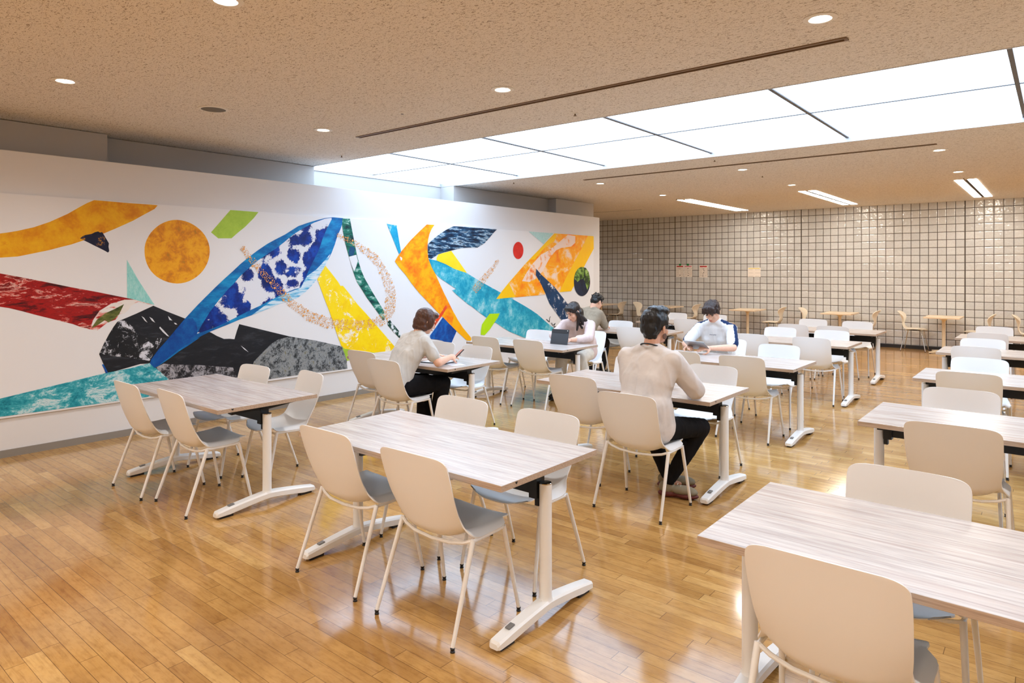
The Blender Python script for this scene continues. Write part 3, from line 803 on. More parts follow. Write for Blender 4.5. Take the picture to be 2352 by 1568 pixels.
DOTS = [(4705,1054,5),(5969,1440,6),(4017,1726,5),(5509,904,6),(5787,1015,9),(3958,1737,6),(4527,1239,7),(5657,966,6),(4838,1077,4),(5823,954,9),(5472,929,6),(5874,1511,7),(5458,888,7),(5758,923,6),(5981,1316,4),(5419,1967,9),(4764,1049,15),(3957,1769,5),(4018,1656,15),(4538,1162,4),(5489,1937,15),(4061,1671,6),(5194,939,6),(5080,908,9),(5771,1710,9),(5933,1193,5),(4382,1351,15),(5844,1577,6),(5034,955,6),(6005,1212,4),(5173,885,9),(4176,1563,6),(5735,904,5),(5713,1724,7),(5372,1981,5),(5802,1687,15),(5407,917,6),(5447,1914,4),(6005,1337,5),(5957,1171,6),(4729,1058,9),(5994,1055,6),(5936,1551,6),(4383,1285,4),(5883,1477,9),(5191,878,9),(4389,1256,4),(5395,884,5),(5863,1575,6),(5265,895,9),(4185,1484,15),(5199,910,6),(5198,2054,15),(6003,1459,15),(5932,1039,6),(3899,1789,5),(5428,937,9),(5915,1587,15),(5966,1100,6),(5616,974,15),(6021,1378,6),(4803,1025,5),(5767,1675,4),(5986,1362,5),(5105,952,6),(5285,926,7),(5507,1883,15),(4225,1477,5),(5884,1073,7),(5847,1536,9),(4280,1352,6),(6055,1315,6),(5113,2058,9),(5158,2056,9),(4886,1064,15),(4938,1001,7),(5234,874,6),(5317,1988,4),(5721,1816,9),(5887,1673,9),(4314,1371,9),(4066,1598,9),(5646,1769,5),(5565,1846,6),(5415,1945,6),(4597,1185,9),(5824,1545,4),(5926,1223,15),(4551,1154,9),(6005,1039,7),(5958,1296,6),(5036,1020,6),(3874,1805,9),(4194,1460,7),(5801,1026,6),(4277,1448,9),(5254,2011,7),(5356,958,4),(4203,1533,4),(5013,950,5),(5630,885,9),(5969,1388,7),(5901,1241,9),(5919,1269,4),(5066,1016,4),(5846,974,4),(4943,921,5),(5939,989,7),(4607,1140,9),(4071,1641,4),(4829,995,6),(3848,1894,5),(5946,1244,7),(5346,969,6),(4698,1079,7),(5441,862,15),(5172,2080,6),(3929,1749,7),(5522,1942,7),(4967,916,15),(5140,957,9),(4918,1054,9),(5934,1604,4),(5675,1796,9),(5187,992,9),(5930,1401,4),(5921,1625,6),(5272,2009,9),(5862,1463,9),(5625,1861,5),(5846,1066,6),(5924,1416,6),(4822,1039,6),(5902,1008,15),(5604,935,15),(5091,987,6),(4712,1104,7),(5876,1429,9),(5148,982,7),(4130,1545,6),(5013,926,4),(4240,1422,15),(5292,1987,6),(4355,1392,15),(4206,1546,6),(4647,1085,7),(5901,1149,6),(4992,957,4),(5741,947,9),(5499,922,7),(3935,1726,9),(4105,1592,9),(4490,1238,9),(4802,1098,7),(5924,1356,6),(4899,1030,6),(4684,1136,15),(5878,992,4),(5495,1911,6),(3895,1826,4),(6067,1292,9),(4421,1276,15),(4512,1145,5),(5682,932,7),(5795,1596,15),(4330,1350,9),(6044,1390,7),(3884,1787,5),(3857,1867,15),(5465,1913,9),(5953,1442,4),(5954,1543,6),(5776,965,9),(5920,1509,9),(5904,1322,4),(5693,1766,5),(4354,1278,15),(4351,1350,6),(5995,1406,5),(5908,1455,7),(4880,1042,6),(4748,990,6),(3993,1664,6),(5600,1909,15),(5879,961,4),(4143,1534,6),(4005,1742,7),(4005,1639,4),(5913,1476,7),(5848,1034,7),(5014,991,4),(5038,906,9),(5702,1839,9),(5589,881,6),(4162,1545,6),(4239,1453,5),(4117,1537,6),(4821,1007,5),(5681,1855,6),(5987,1098,6),(4589,1093,4),(5749,1779,9),(5880,1055,9),(5923,1059,4),(3932,1777,15),(4957,983,4),(5884,1131,5),(5137,2084,6),(4331,1392,6),(5648,1801,15),(4366,1329,9),(5916,1135,7),(5387,1978,5),(4555,1125,9),(4667,1080,9),(5934,1257,7),(4223,1453,4),(4021,1694,9),(4133,1515,7),(5013,1030,9),(5075,939,9),(5921,1439,7),(5919,971,15),(6043,1121,15),(4042,1687,5),(4631,1169,7),(5991,1170,9),(5930,1140,4),(5437,1937,9),(4714,1017,15),(5364,981,4),(5136,939,7),(5947,1483,6),(4235,1507,6),(4736,1121,4),(4318,1436,5),(5996,1135,9),(4464,1235,5),(4121,1612,4),(5444,1971,5),(5809,1633,5),(4293,1382,7),(5626,1885,9),(5245,936,4),(5553,870,5),(5564,921,6),(4659,1160,9),(5351,888,6),(5393,2010,7),(5538,876,6),(5247,915,5),(5491,905,5),(5634,1836,4),(4265,1405,4),(4776,1089,15),(5903,1115,15),(5932,1172,9),(5462,944,6),(6028,1291,9),(4267,1466,5),(4309,1425,6),(5234,2050,9),(4468,1185,7),(4419,1343,9),(5816,1606,7),(5851,1657,6),(5941,1082,9),(5928,1531,7),(5933,1478,5),(5328,872,6),(6009,1229,7),(4588,1212,9),(5562,1907,7),(5108,2075,6),(4279,1375,6),(5372,954,6),(5970,1503,6),(4566,1196,9),(5986,1037,7),(4851,1037,15),(5109,932,9),(4251,1458,5),(5847,1692,6),(5581,904,4),(4354,1368,5),(5703,957,15),(4693,1026,6),(5899,917,5),(6018,1091,7),(4501,1211,4),(5364,879,4),(5945,1113,9),(4905,938,9),(5256,2047,9),(4459,1293,5),(5503,935,4),(4046,1646,4),(5910,1558,6),(5860,963,5),(5724,925,4),(6026,1038,6),(4386,1375,4),(6024,1164,6),(5838,893,15),(5261,874,5),(5890,1495,4),(5874,935,9),(5690,1726,6),(4621,1081,15),(4405,1237,6),(5526,1853,9),(5241,895,5),(5083,1000,4),(5827,1021,4),(4449,1244,6),(4636,1124,15),(6047,1407,7),(5662,860,9),(4461,1259,6),(5166,2032,7),(5513,1918,4),(5319,939,9),(5265,962,6),(5552,1935,6),(5951,1579,9),(5830,1641,9),(4754,1103,9),(4084,1557,4),(3913,1793,6),(5522,950,6),(5904,1164,5),(5664,1859,6),(5537,964,9),(4868,955,15),(4109,1550,6),(5748,1694,9),(4886,933,5),(5362,918,4),(4483,1210,6),(3948,1755,7),(4062,1579,6),(5167,916,9),(5335,1980,9),(3990,1706,4),(5908,938,4),(5817,1037,5),(4582,1161,4),(4524,1176,5),(4036,1602,7),(4100,1611,9),(5566,885,7),(5796,977,6),(3850,1839,6),(5813,928,9),(5892,1624,6),(4590,1129,6),(5880,1607,5),(5059,965,9),(5042,997,9),(3840,1850,7),(5540,1903,9),(5454,1946,5),(5718,1778,15),(5981,1412,5),(4212,1423,7),(5856,924,6),(4921,965,4),(5550,1850,4),(5589,960,6),(5884,1409,9),(4250,1472,4),(4795,1051,4),(4366,1295,4),(5111,983,4),(5617,1834,7),(5966,1077,9),(4899,995,6),(5301,2016,5),(4906,1013,5),(5406,2001,6),(4033,1677,6),(4160,1511,5),(3922,1822,4),(4960,1017,6),(4525,1141,6),(4316,1323,6),(5669,947,9),(5798,1651,4),(5774,1757,6),(5869,1016,9),(6020,1311,9),(5134,2054,5),(4921,992,9),(6046,1248,15),(5404,953,6),(4332,1325,6),(4692,1061,6),(4280,1392,6),(6014,1123,6),(5567,1864,6),(5794,923,5),(5842,925,6),(3966,1678,15),(4137,1499,7),(4140,1558,6),(4179,1536,9),(5117,968,6),(6006,1295,5),(4078,1614,6),(5665,1751,6),(4116,1578,6),(6011,1180,9),(4421,1254,6),(4617,1180,5),(5869,1666,6),(5682,963,4),(4952,1036,6),(5252,976,5),(4309,1406,4),(5532,1876,6),(4096,1635,7),(4424,1304,9),(5179,927,5),(5976,1182,9),(3854,1822,4),(5964,1017,9),(5392,937,9),(5038,928,6),(5789,906,7),(6064,1215,9),(6049,1280,9),(5927,1372,4),(5356,1957,9),(5937,1128,4),(4431,1231,5),(5795,946,9),(5735,976,9),(5918,1086,7),(5975,1053,7),(4821,1055,7),(3872,1831,9),(4290,1417,5),(5273,2031,9),(4496,1182,7),(4946,1014,6),(5474,882,6),(5958,1354,9),(4897,964,9),(3920,1736,6),(5220,968,6),(5878,905,9),(5758,1663,6),(4524,1223,5),(5388,1940,9),(5022,976,6),(5041,974,6),(5629,1815,7),(6076,1245,6),(5922,1000,4),(5349,2013,15),(5378,863,6),(5868,1683,9),(4044,1661,6),(4747,1008,9),(4842,1013,7),(5979,1202,6),(5953,1462,4),(5503,949,7),(5080,957,4),(4964,942,4),(5934,1308,5),(5232,910,9),(5775,1693,4),(4405,1292,5),(5334,978,7),(4554,1181,7),(6002,1262,15),(5402,899,7),(3980,1724,6),(5902,1525,5),(4511,1235,6),(4730,1075,6),(5756,1817,15),(5115,1000,5),(5933,1426,5),(4883,1005,6),(5309,979,5),(6019,1406,6),(6000,1374,5),(5736,868,4),(3904,1853,5),(5753,1728,7),(5662,887,5),(5409,975,5),(5609,884,6),(5218,881,7),(5809,907,4),(5884,1456,4),(4321,1417,7),(5697,1863,9),(5956,1330,9),(4933,975,7),(4928,1014,6),(5685,1745,9),(5998,1111,5),(6056,1354,9),(5075,978,6),(6024,1146,9),(5907,1289,4),(5645,1870,9),(5815,1715,9),(4465,1277,4),(4946,960,5),(4446,1307,6),(4983,945,6),(6036,1423,4),(3988,1764,7),(5652,908,9),(5896,1203,15),(5912,1383,9),(4260,1387,6),(6053,1201,6),(5827,1528,6),(5387,909,5),(4928,948,4),(5342,935,6),(5560,1922,4),(5771,1631,6),(5900,1639,6),(4544,1199,9),(5501,1960,5),(5802,1006,7),(5938,1325,4),(6071,1148,5),(4063,1657,6),(5850,1560,5),(4154,1574,6),(4770,988,4),(5358,945,5),(4205,1492,6),(5877,1118,6),(4272,1363,4),(5972,1128,5),(5178,968,6),(5838,1594,6),(4821,1083,9),(5479,913,6),(5771,1731,7),(5593,1838,5),(6005,1017,7),(5304,871,9),(6031,1054,6),(4883,979,6),(5969,1525,4),(5238,951,7),(5825,1001,9),(4816,1069,4),(5954,1401,7),(5865,1524,5),(5840,1621,4),(4438,1297,4),(5948,1209,5),(4784,1012,9),(5693,889,9),(4055,1689,5),(4045,1622,5),(6040,1175,9),(5925,1342,6),(5964,1427,6),(5702,1712,7),(5929,936,9),(5850,1495,6),(5965,976,6),(5772,1657,4),(5968,1565,9),(4667,1051,6),(4831,1021,4),(4391,1325,5),(3824,1862,6),(4420,1216,9),(5426,974,6),(5818,1751,6),(4292,1462,6),(6007,1390,7),(5128,886,6),(5945,1516,9),(5860,990,7),(5908,1070,9),(4517,1158,6),(5488,1966,5),(5319,1972,5),(3964,1714,6),(5954,1131,9),(4294,1361,4),(5734,1735,9),(5742,1834,6),(5607,862,5),(5434,1982,7),(4153,1495,6),(5983,1084,7),(5915,1366,5),(5295,948,6),(4698,1114,5),(5969,1227,6),(5545,912,5),(5526,1925,4),(4211,1511,9),(4014,1619,5),(4818,965,4),(5423,891,6),(5807,955,4),(4346,1313,5),(4682,1050,5),(5921,1203,4),(5490,885,6),(4733,1039,6),(5843,1517,9),(4487,1166,7),(4715,1040,6),(5125,989,7),(5284,878,9),(4854,980,6),(5947,1147,6),(5632,948,5),(4600,1156,4),(5950,1049,6),(5827,1733,9),(5208,953,9),(5914,1255,7),(5928,1105,6),(5785,1627,4),(5488,962,7),(5156,903,6),(4274,1477,5),(4976,973,9),(5928,1024,5),(5870,1539,6),(5670,966,4),(5975,1354,4),(5629,1782,7),(5888,1545,6),(3884,1848,6),(3911,1812,6),(5058,994,6),(4820,980,9),(5987,1000,6),(5698,1806,9),(5591,1852,4),(5981,1489,5),(4313,1392,7),(5579,858,5),(5654,940,4),(5564,940,5),(4299,1443,4),(5968,1286,6),(5660,1823,5),(5337,909,4),(3833,1876,5),(5507,872,4),(3999,1695,4),(4347,1326,6),(5819,880,6),(5903,1354,6),(5834,1667,6),(6032,1203,7),(4789,981,9),(5831,941,4),(4441,1220,6),(4919,1032,5),(4093,1576,9),(4001,1718,5),(4856,1066,5),(5326,957,6),(5271,990,9),(4928,915,6),(5760,992,5),(5832,983,5),(4457,1224,6),(5744,999,9),(5647,888,6),(5268,1990,7),(4856,1000,6),(4629,1053,4),(5317,924,4),(5803,880,6),(6069,1199,6),(4311,1351,6),(4470,1217,7),(5376,880,4),(4235,1493,6),(6021,1339,6),(5425,909,6),(6039,1084,6),(5612,1854,6),(5930,1569,6),(5413,860,6),(5169,982,9),(5223,2024,9),(4498,1262,5),(5820,1625,6),(4556,1223,4),(4484,1273,6),(4698,1042,5),(5096,1006,6),(5579,1826,6),(5210,2012,6),(5962,1268,4),(5627,910,15),(5345,949,4),(5819,1666,6),(4839,974,6),(5489,933,6),(3992,1681,9),(5003,1010,7),(6039,1347,4),(5975,1305,4),(6019,1212,6),(4766,1015,6),(5830,1568,7),(5889,1352,6),(4519,1210,5),(5896,1036,5),(5481,946,6),(5642,854,6),(6012,1368,4),(4991,934,6),(5964,995,7),(4669,1109,7),(3913,1836,5),(5201,972,5),(4509,1254,5),(5403,1969,6),(5668,1835,4),(5641,974,7),(3889,1868,4),(5306,908,6),(5768,1643,4),(5455,1983,7),(5049,947,9),(4710,1125,4),(3942,1808,6),(5137,2069,4),(5581,1871,6),(5518,966,6),(5575,962,5),(4935,1035,6),(5993,986,6),(4950,945,6),(6045,1368,4),(4334,1425,5),(5697,855,6),(4609,1165,6),(4022,1634,6),(6028,1392,5),(4603,1201,4),(4125,1567,5),(5422,1993,4),(5911,1029,6),(5213,916,6),(5114,911,6),(5356,901,4),(5940,1346,6),(6033,1330,6),(5987,1152,4),(5817,1585,6),(4515,1193,6),(4089,1547,5),(4376,1260,7),(4444,1260,9),(4398,1311,6),(4753,1074,4),(4637,1151,9),(4615,1195,4),(4577,1113,7),(5255,2025,4),(5239,988,6),(5448,905,5),(5865,1446,5),(5983,1333,6),(5132,906,9),(6006,1484,6),(5899,1179,4),(5599,906,9),(5277,966,5),(4865,1055,4),(5964,1153,4),(5872,1647,6),(5539,1887,4),(5953,1278,5),(4126,1588,5),(4374,1380,5),(3899,1767,9),(5743,1762,4),(5906,1050,9),(5464,858,5),(5891,1443,4),(5158,938,5),(5781,1797,6),(5264,920,6),(4669,1025,9),(4603,1108,9),(5856,1642,6),(4134,1601,7),(5923,1609,4),(5417,963,4),(4206,1479,5),(5861,1704,6),(5120,947,6),(5326,2004,4),(5342,870,6),(4802,1001,6),(5942,1016,6),(5728,1705,7),(5979,1234,5),(6060,1331,7),(5523,855,6),(5187,953,4),(4577,1092,4),(5944,1455,4),(5964,1213,6),(5122,2092,7),(5128,1008,5),(5732,1752,4),(4410,1321,6),(5302,934,4),(5615,1872,6),(5996,1311,7),(6037,1160,5),(5758,977,4),(5480,1900,6),(5375,2006,6),(5893,1370,4),(4117,1522,4),(5521,918,6),(5317,2030,6),(3988,1738,6),(5604,1811,15),(5799,893,6),(4064,1615,6),(6016,1072,6),(5742,927,7),(4572,1131,6),(5906,1340,6),(4266,1420,5),(5277,2051,9),(5917,1329,4),(6049,1069,9),(4737,1026,4),(5856,1549,5),(5623,1907,6),(5717,895,9),(5952,980,5),(5775,940,4),(5248,871,5),(5323,895,6),(5607,1884,6),(5539,934,6),(5250,963,5),(4436,1321,7),(5703,1743,6),(5222,942,5),(5164,953,5),(5450,930,6),(5969,1458,6),(5750,892,5),(5814,987,7),(6065,1124,6),(5834,1700,7),(5835,1717,6),(4073,1567,5),(6063,1183,6),(4995,973,7),(5445,949,6),(5785,1773,5),(4335,1295,7),(5849,946,4),(3867,1891,9),(4197,1438,7),(4976,1018,4),(5682,875,5),(5755,937,4),(4791,1074,4),(5711,923,6),(5440,884,4),(5349,911,4),(4237,1480,4),(4439,1202,9),(5971,1477,9),(5897,981,6),(4511,1172,4),(4722,1089,4),(5877,1622,5),(5984,1114,4),(4781,1034,6),(5377,1962,6),(5447,964,6),(5852,1018,4),(5141,999,4),(6055,1091,6),(4145,1586,7),(6049,1213,4),(5804,1769,6),(5978,1268,9),(5058,912,4),(3944,1707,7),(5259,942,6),(4260,1441,5),(4685,1102,6),(4541,1177,4),(4871,1030,4),(5852,1718,4),(5236,2007,6),(5742,1797,6),(6075,1311,4),(5853,1090,6),(5639,871,4),(5724,1842,9),(4463,1202,4),(4976,1034,5),(5427,955,6),(5756,1746,5),(5724,938,6),(5568,903,4),(4222,1525,4),(5308,2001,6),(5856,1625,5),(4736,1099,4),(5299,2042,4),(5875,1492,6),(5590,1889,5),(4296,1335,6),(5752,958,4),(6015,1056,7),(5764,947,4),(5691,1782,4),(5700,907,9),(5677,979,6),(4048,1700,5),(5993,1515,6),(4212,1467,5),(5476,1879,7),(3976,1703,4),(4805,1084,6),(5152,2075,7),(5870,1081,7),(6065,1159,5),(5464,960,6),(5970,1407,5),(8141,1653,5),(7744,1430,6),(7769,1447,7),(8040,1585,7),(7951,1555,9),(8181,1769,15),(7940,1471,5),(7817,1412,4),(8054,1607,6),(8218,1765,9),(8051,1562,6),(7864,1536,6),(8078,1658,9),(8054,1665,4),(7841,1452,4),(8061,1642,5),(8104,1610,6),(7760,1308,7),(7973,1598,7),(8121,1648,9),(7865,1427,9),(7725,1384,7),(7939,1493,6),(7821,1472,6),(8073,1627,6),(7668,1369,5),(7827,1395,4),(7732,1339,7),(7743,1403,9),(7742,1349,4),(7712,1425,5),(7888,1549,9),(7737,1294,5),(8093,1590,6),(7661,1332,6),(7777,1462,6),(8033,1658,6),(7919,1493,7),(7747,1361,6),(7992,1548,7),(8124,1713,6),(7981,1586,4),(7762,1359,6),(7807,1347,15),(8030,1547,4),(7885,1485,6),(7689,1342,7),(7771,1427,4),(8233,1797,6),(8016,1551,7),(7743,1448,9),(7832,1439,9),(7864,1492,15),(7729,1427,4),(7885,1460,6),(7678,1406,5),(8014,1535,7),(7801,1489,9),(7919,1511,7),(7998,1571,6),(7775,1400,6),(7812,1428,7),(8085,1683,4),(8147,1688,6),(7806,1408,5),(7977,1620,4),(8044,1629,7),(7816,1376,4),(8249,1787,6),(7847,1378,5),(8023,1581,6),(7902,1431,7),(7856,1523,6),(7696,1311,7),(7656,1383,7),(8159,1746,5),(7697,1413,9),(8015,1603,9),(7869,1443,4),(7793,1418,9),(8105,1659,6),(7960,1524,6),(8166,1717,5),(7664,1312,6),(8187,1731,9),(8098,1636,15),(7740,1310,6),(8153,1703,9),(7657,1355,9),(7956,1509,4),(7966,1491,5),(7771,1374,7),(7760,1323,4),(7634,1351,5),(7940,1511,6),(7636,1334,7),(8142,1668,6),(7641,1315,6),(8167,1665,6),(7916,1526,6),(8012,1637,9),(7697,1328,7),(7984,1514,15),(8101,1706,4),(7700,1281,9),(8032,1624,5),(8206,1784,9),(7721,1311,6),(7865,1409,5),(7996,1589,4),(8053,1577,6),(7689,1293,6),(7922,1562,15),(8185,1688,7),(8213,1719,6),(8249,1771,6),(7917,1476,5),(7777,1345,6),(8198,1753,6),(7690,1389,15),(7849,1472,9),(7702,1363,6),(8146,1723,9),(8119,1690,5),(8087,1610,4),(7871,1520,4),(8173,1747,4),(7638,1371,6),(7970,1539,6),(8072,1577,9),(7950,1604,5),(8066,1674,6),(7883,1410,5),(8171,1680,5),(7905,1577,7),(8124,1618,9),(7840,1489,5),(7938,1579,7),(7720,1352,9),(7893,1500,6),(7941,1539,7),(8230,1736,7),(7918,1431,4),(7725,1279,9),(7792,1386,6),(7793,1435,4),(7605,1345,6),(7840,1402,5),(7772,1327,6),(8250,1757,6),(7783,1316,5),(7991,1605,9),(7785,1371,5),(8265,1779,5),(7714,1332,4),(7899,1473,9),(7978,1559,6),(7796,1461,7),(7932,1455,9),(8012,1574,4),(8030,1567,6),(7893,1523,6),(7850,1442,6),(7831,1376,6),(8134,1692,5),(7999,1623,6),(7766,1472,5),(7807,1387,6),(7868,1470,5),(8235,1782,6),(7674,1324,6),(7874,1390,6),(7682,1306,6),(7748,1379,9),(7825,1513,6)]


def mural():
    keys = sorted(PM)
    mats = [PM['white']] + [PM[k] for k in keys]
    idx = {k: i + 1 for i, k in enumerate(keys)}
    m = MB()
    x0 = -7.07
    m.box((-7.0795, (YB + 11.135) / 2, 1.3215), (0.019, 11.135 - YB, 1.953), 0)
    for i, (mt, fl) in enumerate(MURAL):
        p = [(fl[k] / 1000, fl[k + 1] / 1000) for k in range(0, len(fl), 2)]
        p = [((y - 1.6 if y < 1.5 else y), min(max(z, 0.346), 2.297)) for y, z in p]
        x = x0 + 0.0003 + 0.00012 * i
        tri = tessellate_polygon([[Vector((a, b, 0)) for a, b in p]])
        m.add([(x, a, b) for a, b in p], [tuple(t) for t in tri], idx[mt])
    xd = x0 + 0.0003 + 0.00012 * (len(MURAL) + 1)
    for (a, b, r) in DOTS:
        a, b, r = a / 1000, b / 1000, r / 1000
        m.add([(xd, a + r * cos(k * pi / 3.5), b + r * sin(k * pi / 3.5)) for k in range(7)], [tuple(range(7))], idx['gold'])
    me = bpy.data.meshes.new('mural_panel')
    me.from_pydata(m.v, [], m.f)
    for mm in mats:
        me.materials.append(mm)
    for p, k in zip(me.polygons, m.mi):
        p.material_index = k
    me.update()
    o = bpy.data.objects.new('mural_panel', me)
    COL.objects.link(o)
    tag(o, 'long white mural panel with colourful abstract shapes and a blue whale form', 'mural')
mural()


# ------------------------------------------------------------------ shell chair
def catmull(keys, sub):
    out = []
    n = len(keys)
    for i in range(n - 1):
        p0, p1, p2, p3 = keys[max(i - 1, 0)], keys[i], keys[i + 1], keys[min(i + 2, n - 1)]
        for k in range(sub):
            t = k / sub
            out.append(tuple(0.5 * (2 * b + (c - a) * t + (2 * a - 5 * b + 4 * c - d) * t * t + (3 * b - a - 3 * c + d) * t ** 3) for a, b, c, d in zip(p0, p1, p2, p3)))
    out.append(tuple(keys[-1]))
    return out


def solid(name, rows, th, mat, parent, creases=50):
    m = MB()
    m.grid(rows)
    me = bpy.data.meshes.new(name)
    me.from_pydata(m.v, [], m.f)
    bm = bmesh.new()
    bm.from_mesh(me)
    bmesh.ops.remove_doubles(bm, verts=bm.verts, dist=0.0004)
    bmesh.ops.recalc_face_normals(bm, faces=bm.faces)
    bmesh.ops.solidify(bm, geom=list(bm.faces), thickness=th)
    bmesh.ops.recalc_face_normals(bm, faces=bm.faces)
    for f in bm.faces:
        f.smooth = True
    for e in bm.edges:
        if e.is_manifold and e.calc_face_angle(0) > radians(creases):
            e.smooth = False
    bm.to_mesh(me)
    bm.free()
    me.materials.append(mat)
    o = bpy.data.objects.new(name, me)
    COL.objects.link(o)
    o.parent = parent
    return o


def mk_chair():
    r = empty('shell_chair')
    K = [(.246, .424, .214, .452, .180, 0), (.232, .431, .208, .455, .200, 0), (.20, .434, .19, .455, .208, 0), (.165, .432, .16, .453, .203, 0.0),
         (.145, .429, .145, .450, .199, .030), (.10, .420, .10, .448, .194, .043), (.05, .412, .05, .447, .188, .047), (0, .406, 0, .447, .185, .050), (-.05, .404, -.04, .450, .185, .051),
         (-.098, .411, -.072, .457, .189, .046), (-.137, .431, -.098, .470, .196, .028), (-.165, .460, -.118, .490, .204, .006), (-.180, .495, -.136, .520, .210, 0),
         (-.201, .55, -.162, .57, .216, 0), (-.221, .62, -.188, .635, .220, 0), (-.235, .69, -.209, .70, .2225, 0), (-.243, .745, -.224, .750, .2225, 0),
         (-.247, .775, -.231, .776, .220, 0), (-.249, .792, -.236, .790, .213, 0), (-.2505, .803, -.240, .800, .201, 0), (-.2515, .810, -.243, .807, .182, 0), (-.252, .813, -.246, .811, .155, 0)]
    rows = []
    for (yc, zc, ye, ze, hw, fl) in catmull(K, 2):
        fl = max(fl, 0.0)
        row = []
        N = 8
        us = [-1 + i / N for i in range(2 * N + 1)]
        def pt(u):
            f = abs(u) ** 2.8
            return (hw * u, yc + (ye - yc) * f, zc + (ze - zc) * f)
        L, R = pt(-1), pt(1)
        drop = 0.45 * fl
        row.append((L[0] - fl, L[1], L[2] - drop))
        row.append((L[0] - fl * .45, L[1], L[2] - drop * .30))
        row += [pt(u) for u in us]
        row.append((R[0] + fl * .45, R[1], R[2] - drop * .30))
        row.append((R[0] + fl, R[1], R[2] - drop))
        rows.append(row)
    solid('seat_shell', rows, 0.006, M['shell'], r)
    fr = MB()
    zt = .424
    fr.tube([(-.232, -.078, zt), (-.19, -.092, .409), (-.12, -.104, .396), (0, -.108, .390), (.12, -.104, .396), (.19, -.092, .409), (.232, -.078, zt)], .0085, 8)
    for s in (-1, 1):
        fr.tube([(s * .232, -.085, zt - .003), (s * .229, .03, zt - .004), (s * .226, .145, zt - .002)], .0085, 8)
    fr.tube([(-.226, .135, zt - .004), (-.17, .12, .400), (0, .115, .392), (.17, .12, .400), (.226, .135, zt - .004)], .0075, 8)
    fr.build('seat_frame', M['leg'], r, weld=False)
    for sx in (-1, 1):
        for sy in (-1, 1):
            if sy < 0:
                a, b = Vector((sx * .233, -.078, zt + .004)), Vector((sx * .251, -.226, .020))
            else:
                a, b = Vector((sx * .226, .140, zt + .004)), Vector((sx * .251, .223, .020))
            lg = simple('leg', M['leg'], lambda m: m.tube([a, a.lerp(b, .5), b], [.0118, .0108, .0092], 12), r)
            simple('glide', M['foot'], lambda m: (m.lathe([(.0085, .017), (.0085, .021), (.011, .018), (.0095, .012), (.0065, .009), (.0105, .005), (.0105, 0)], (b.x, b.y, 0), 12)), lg)
    return r


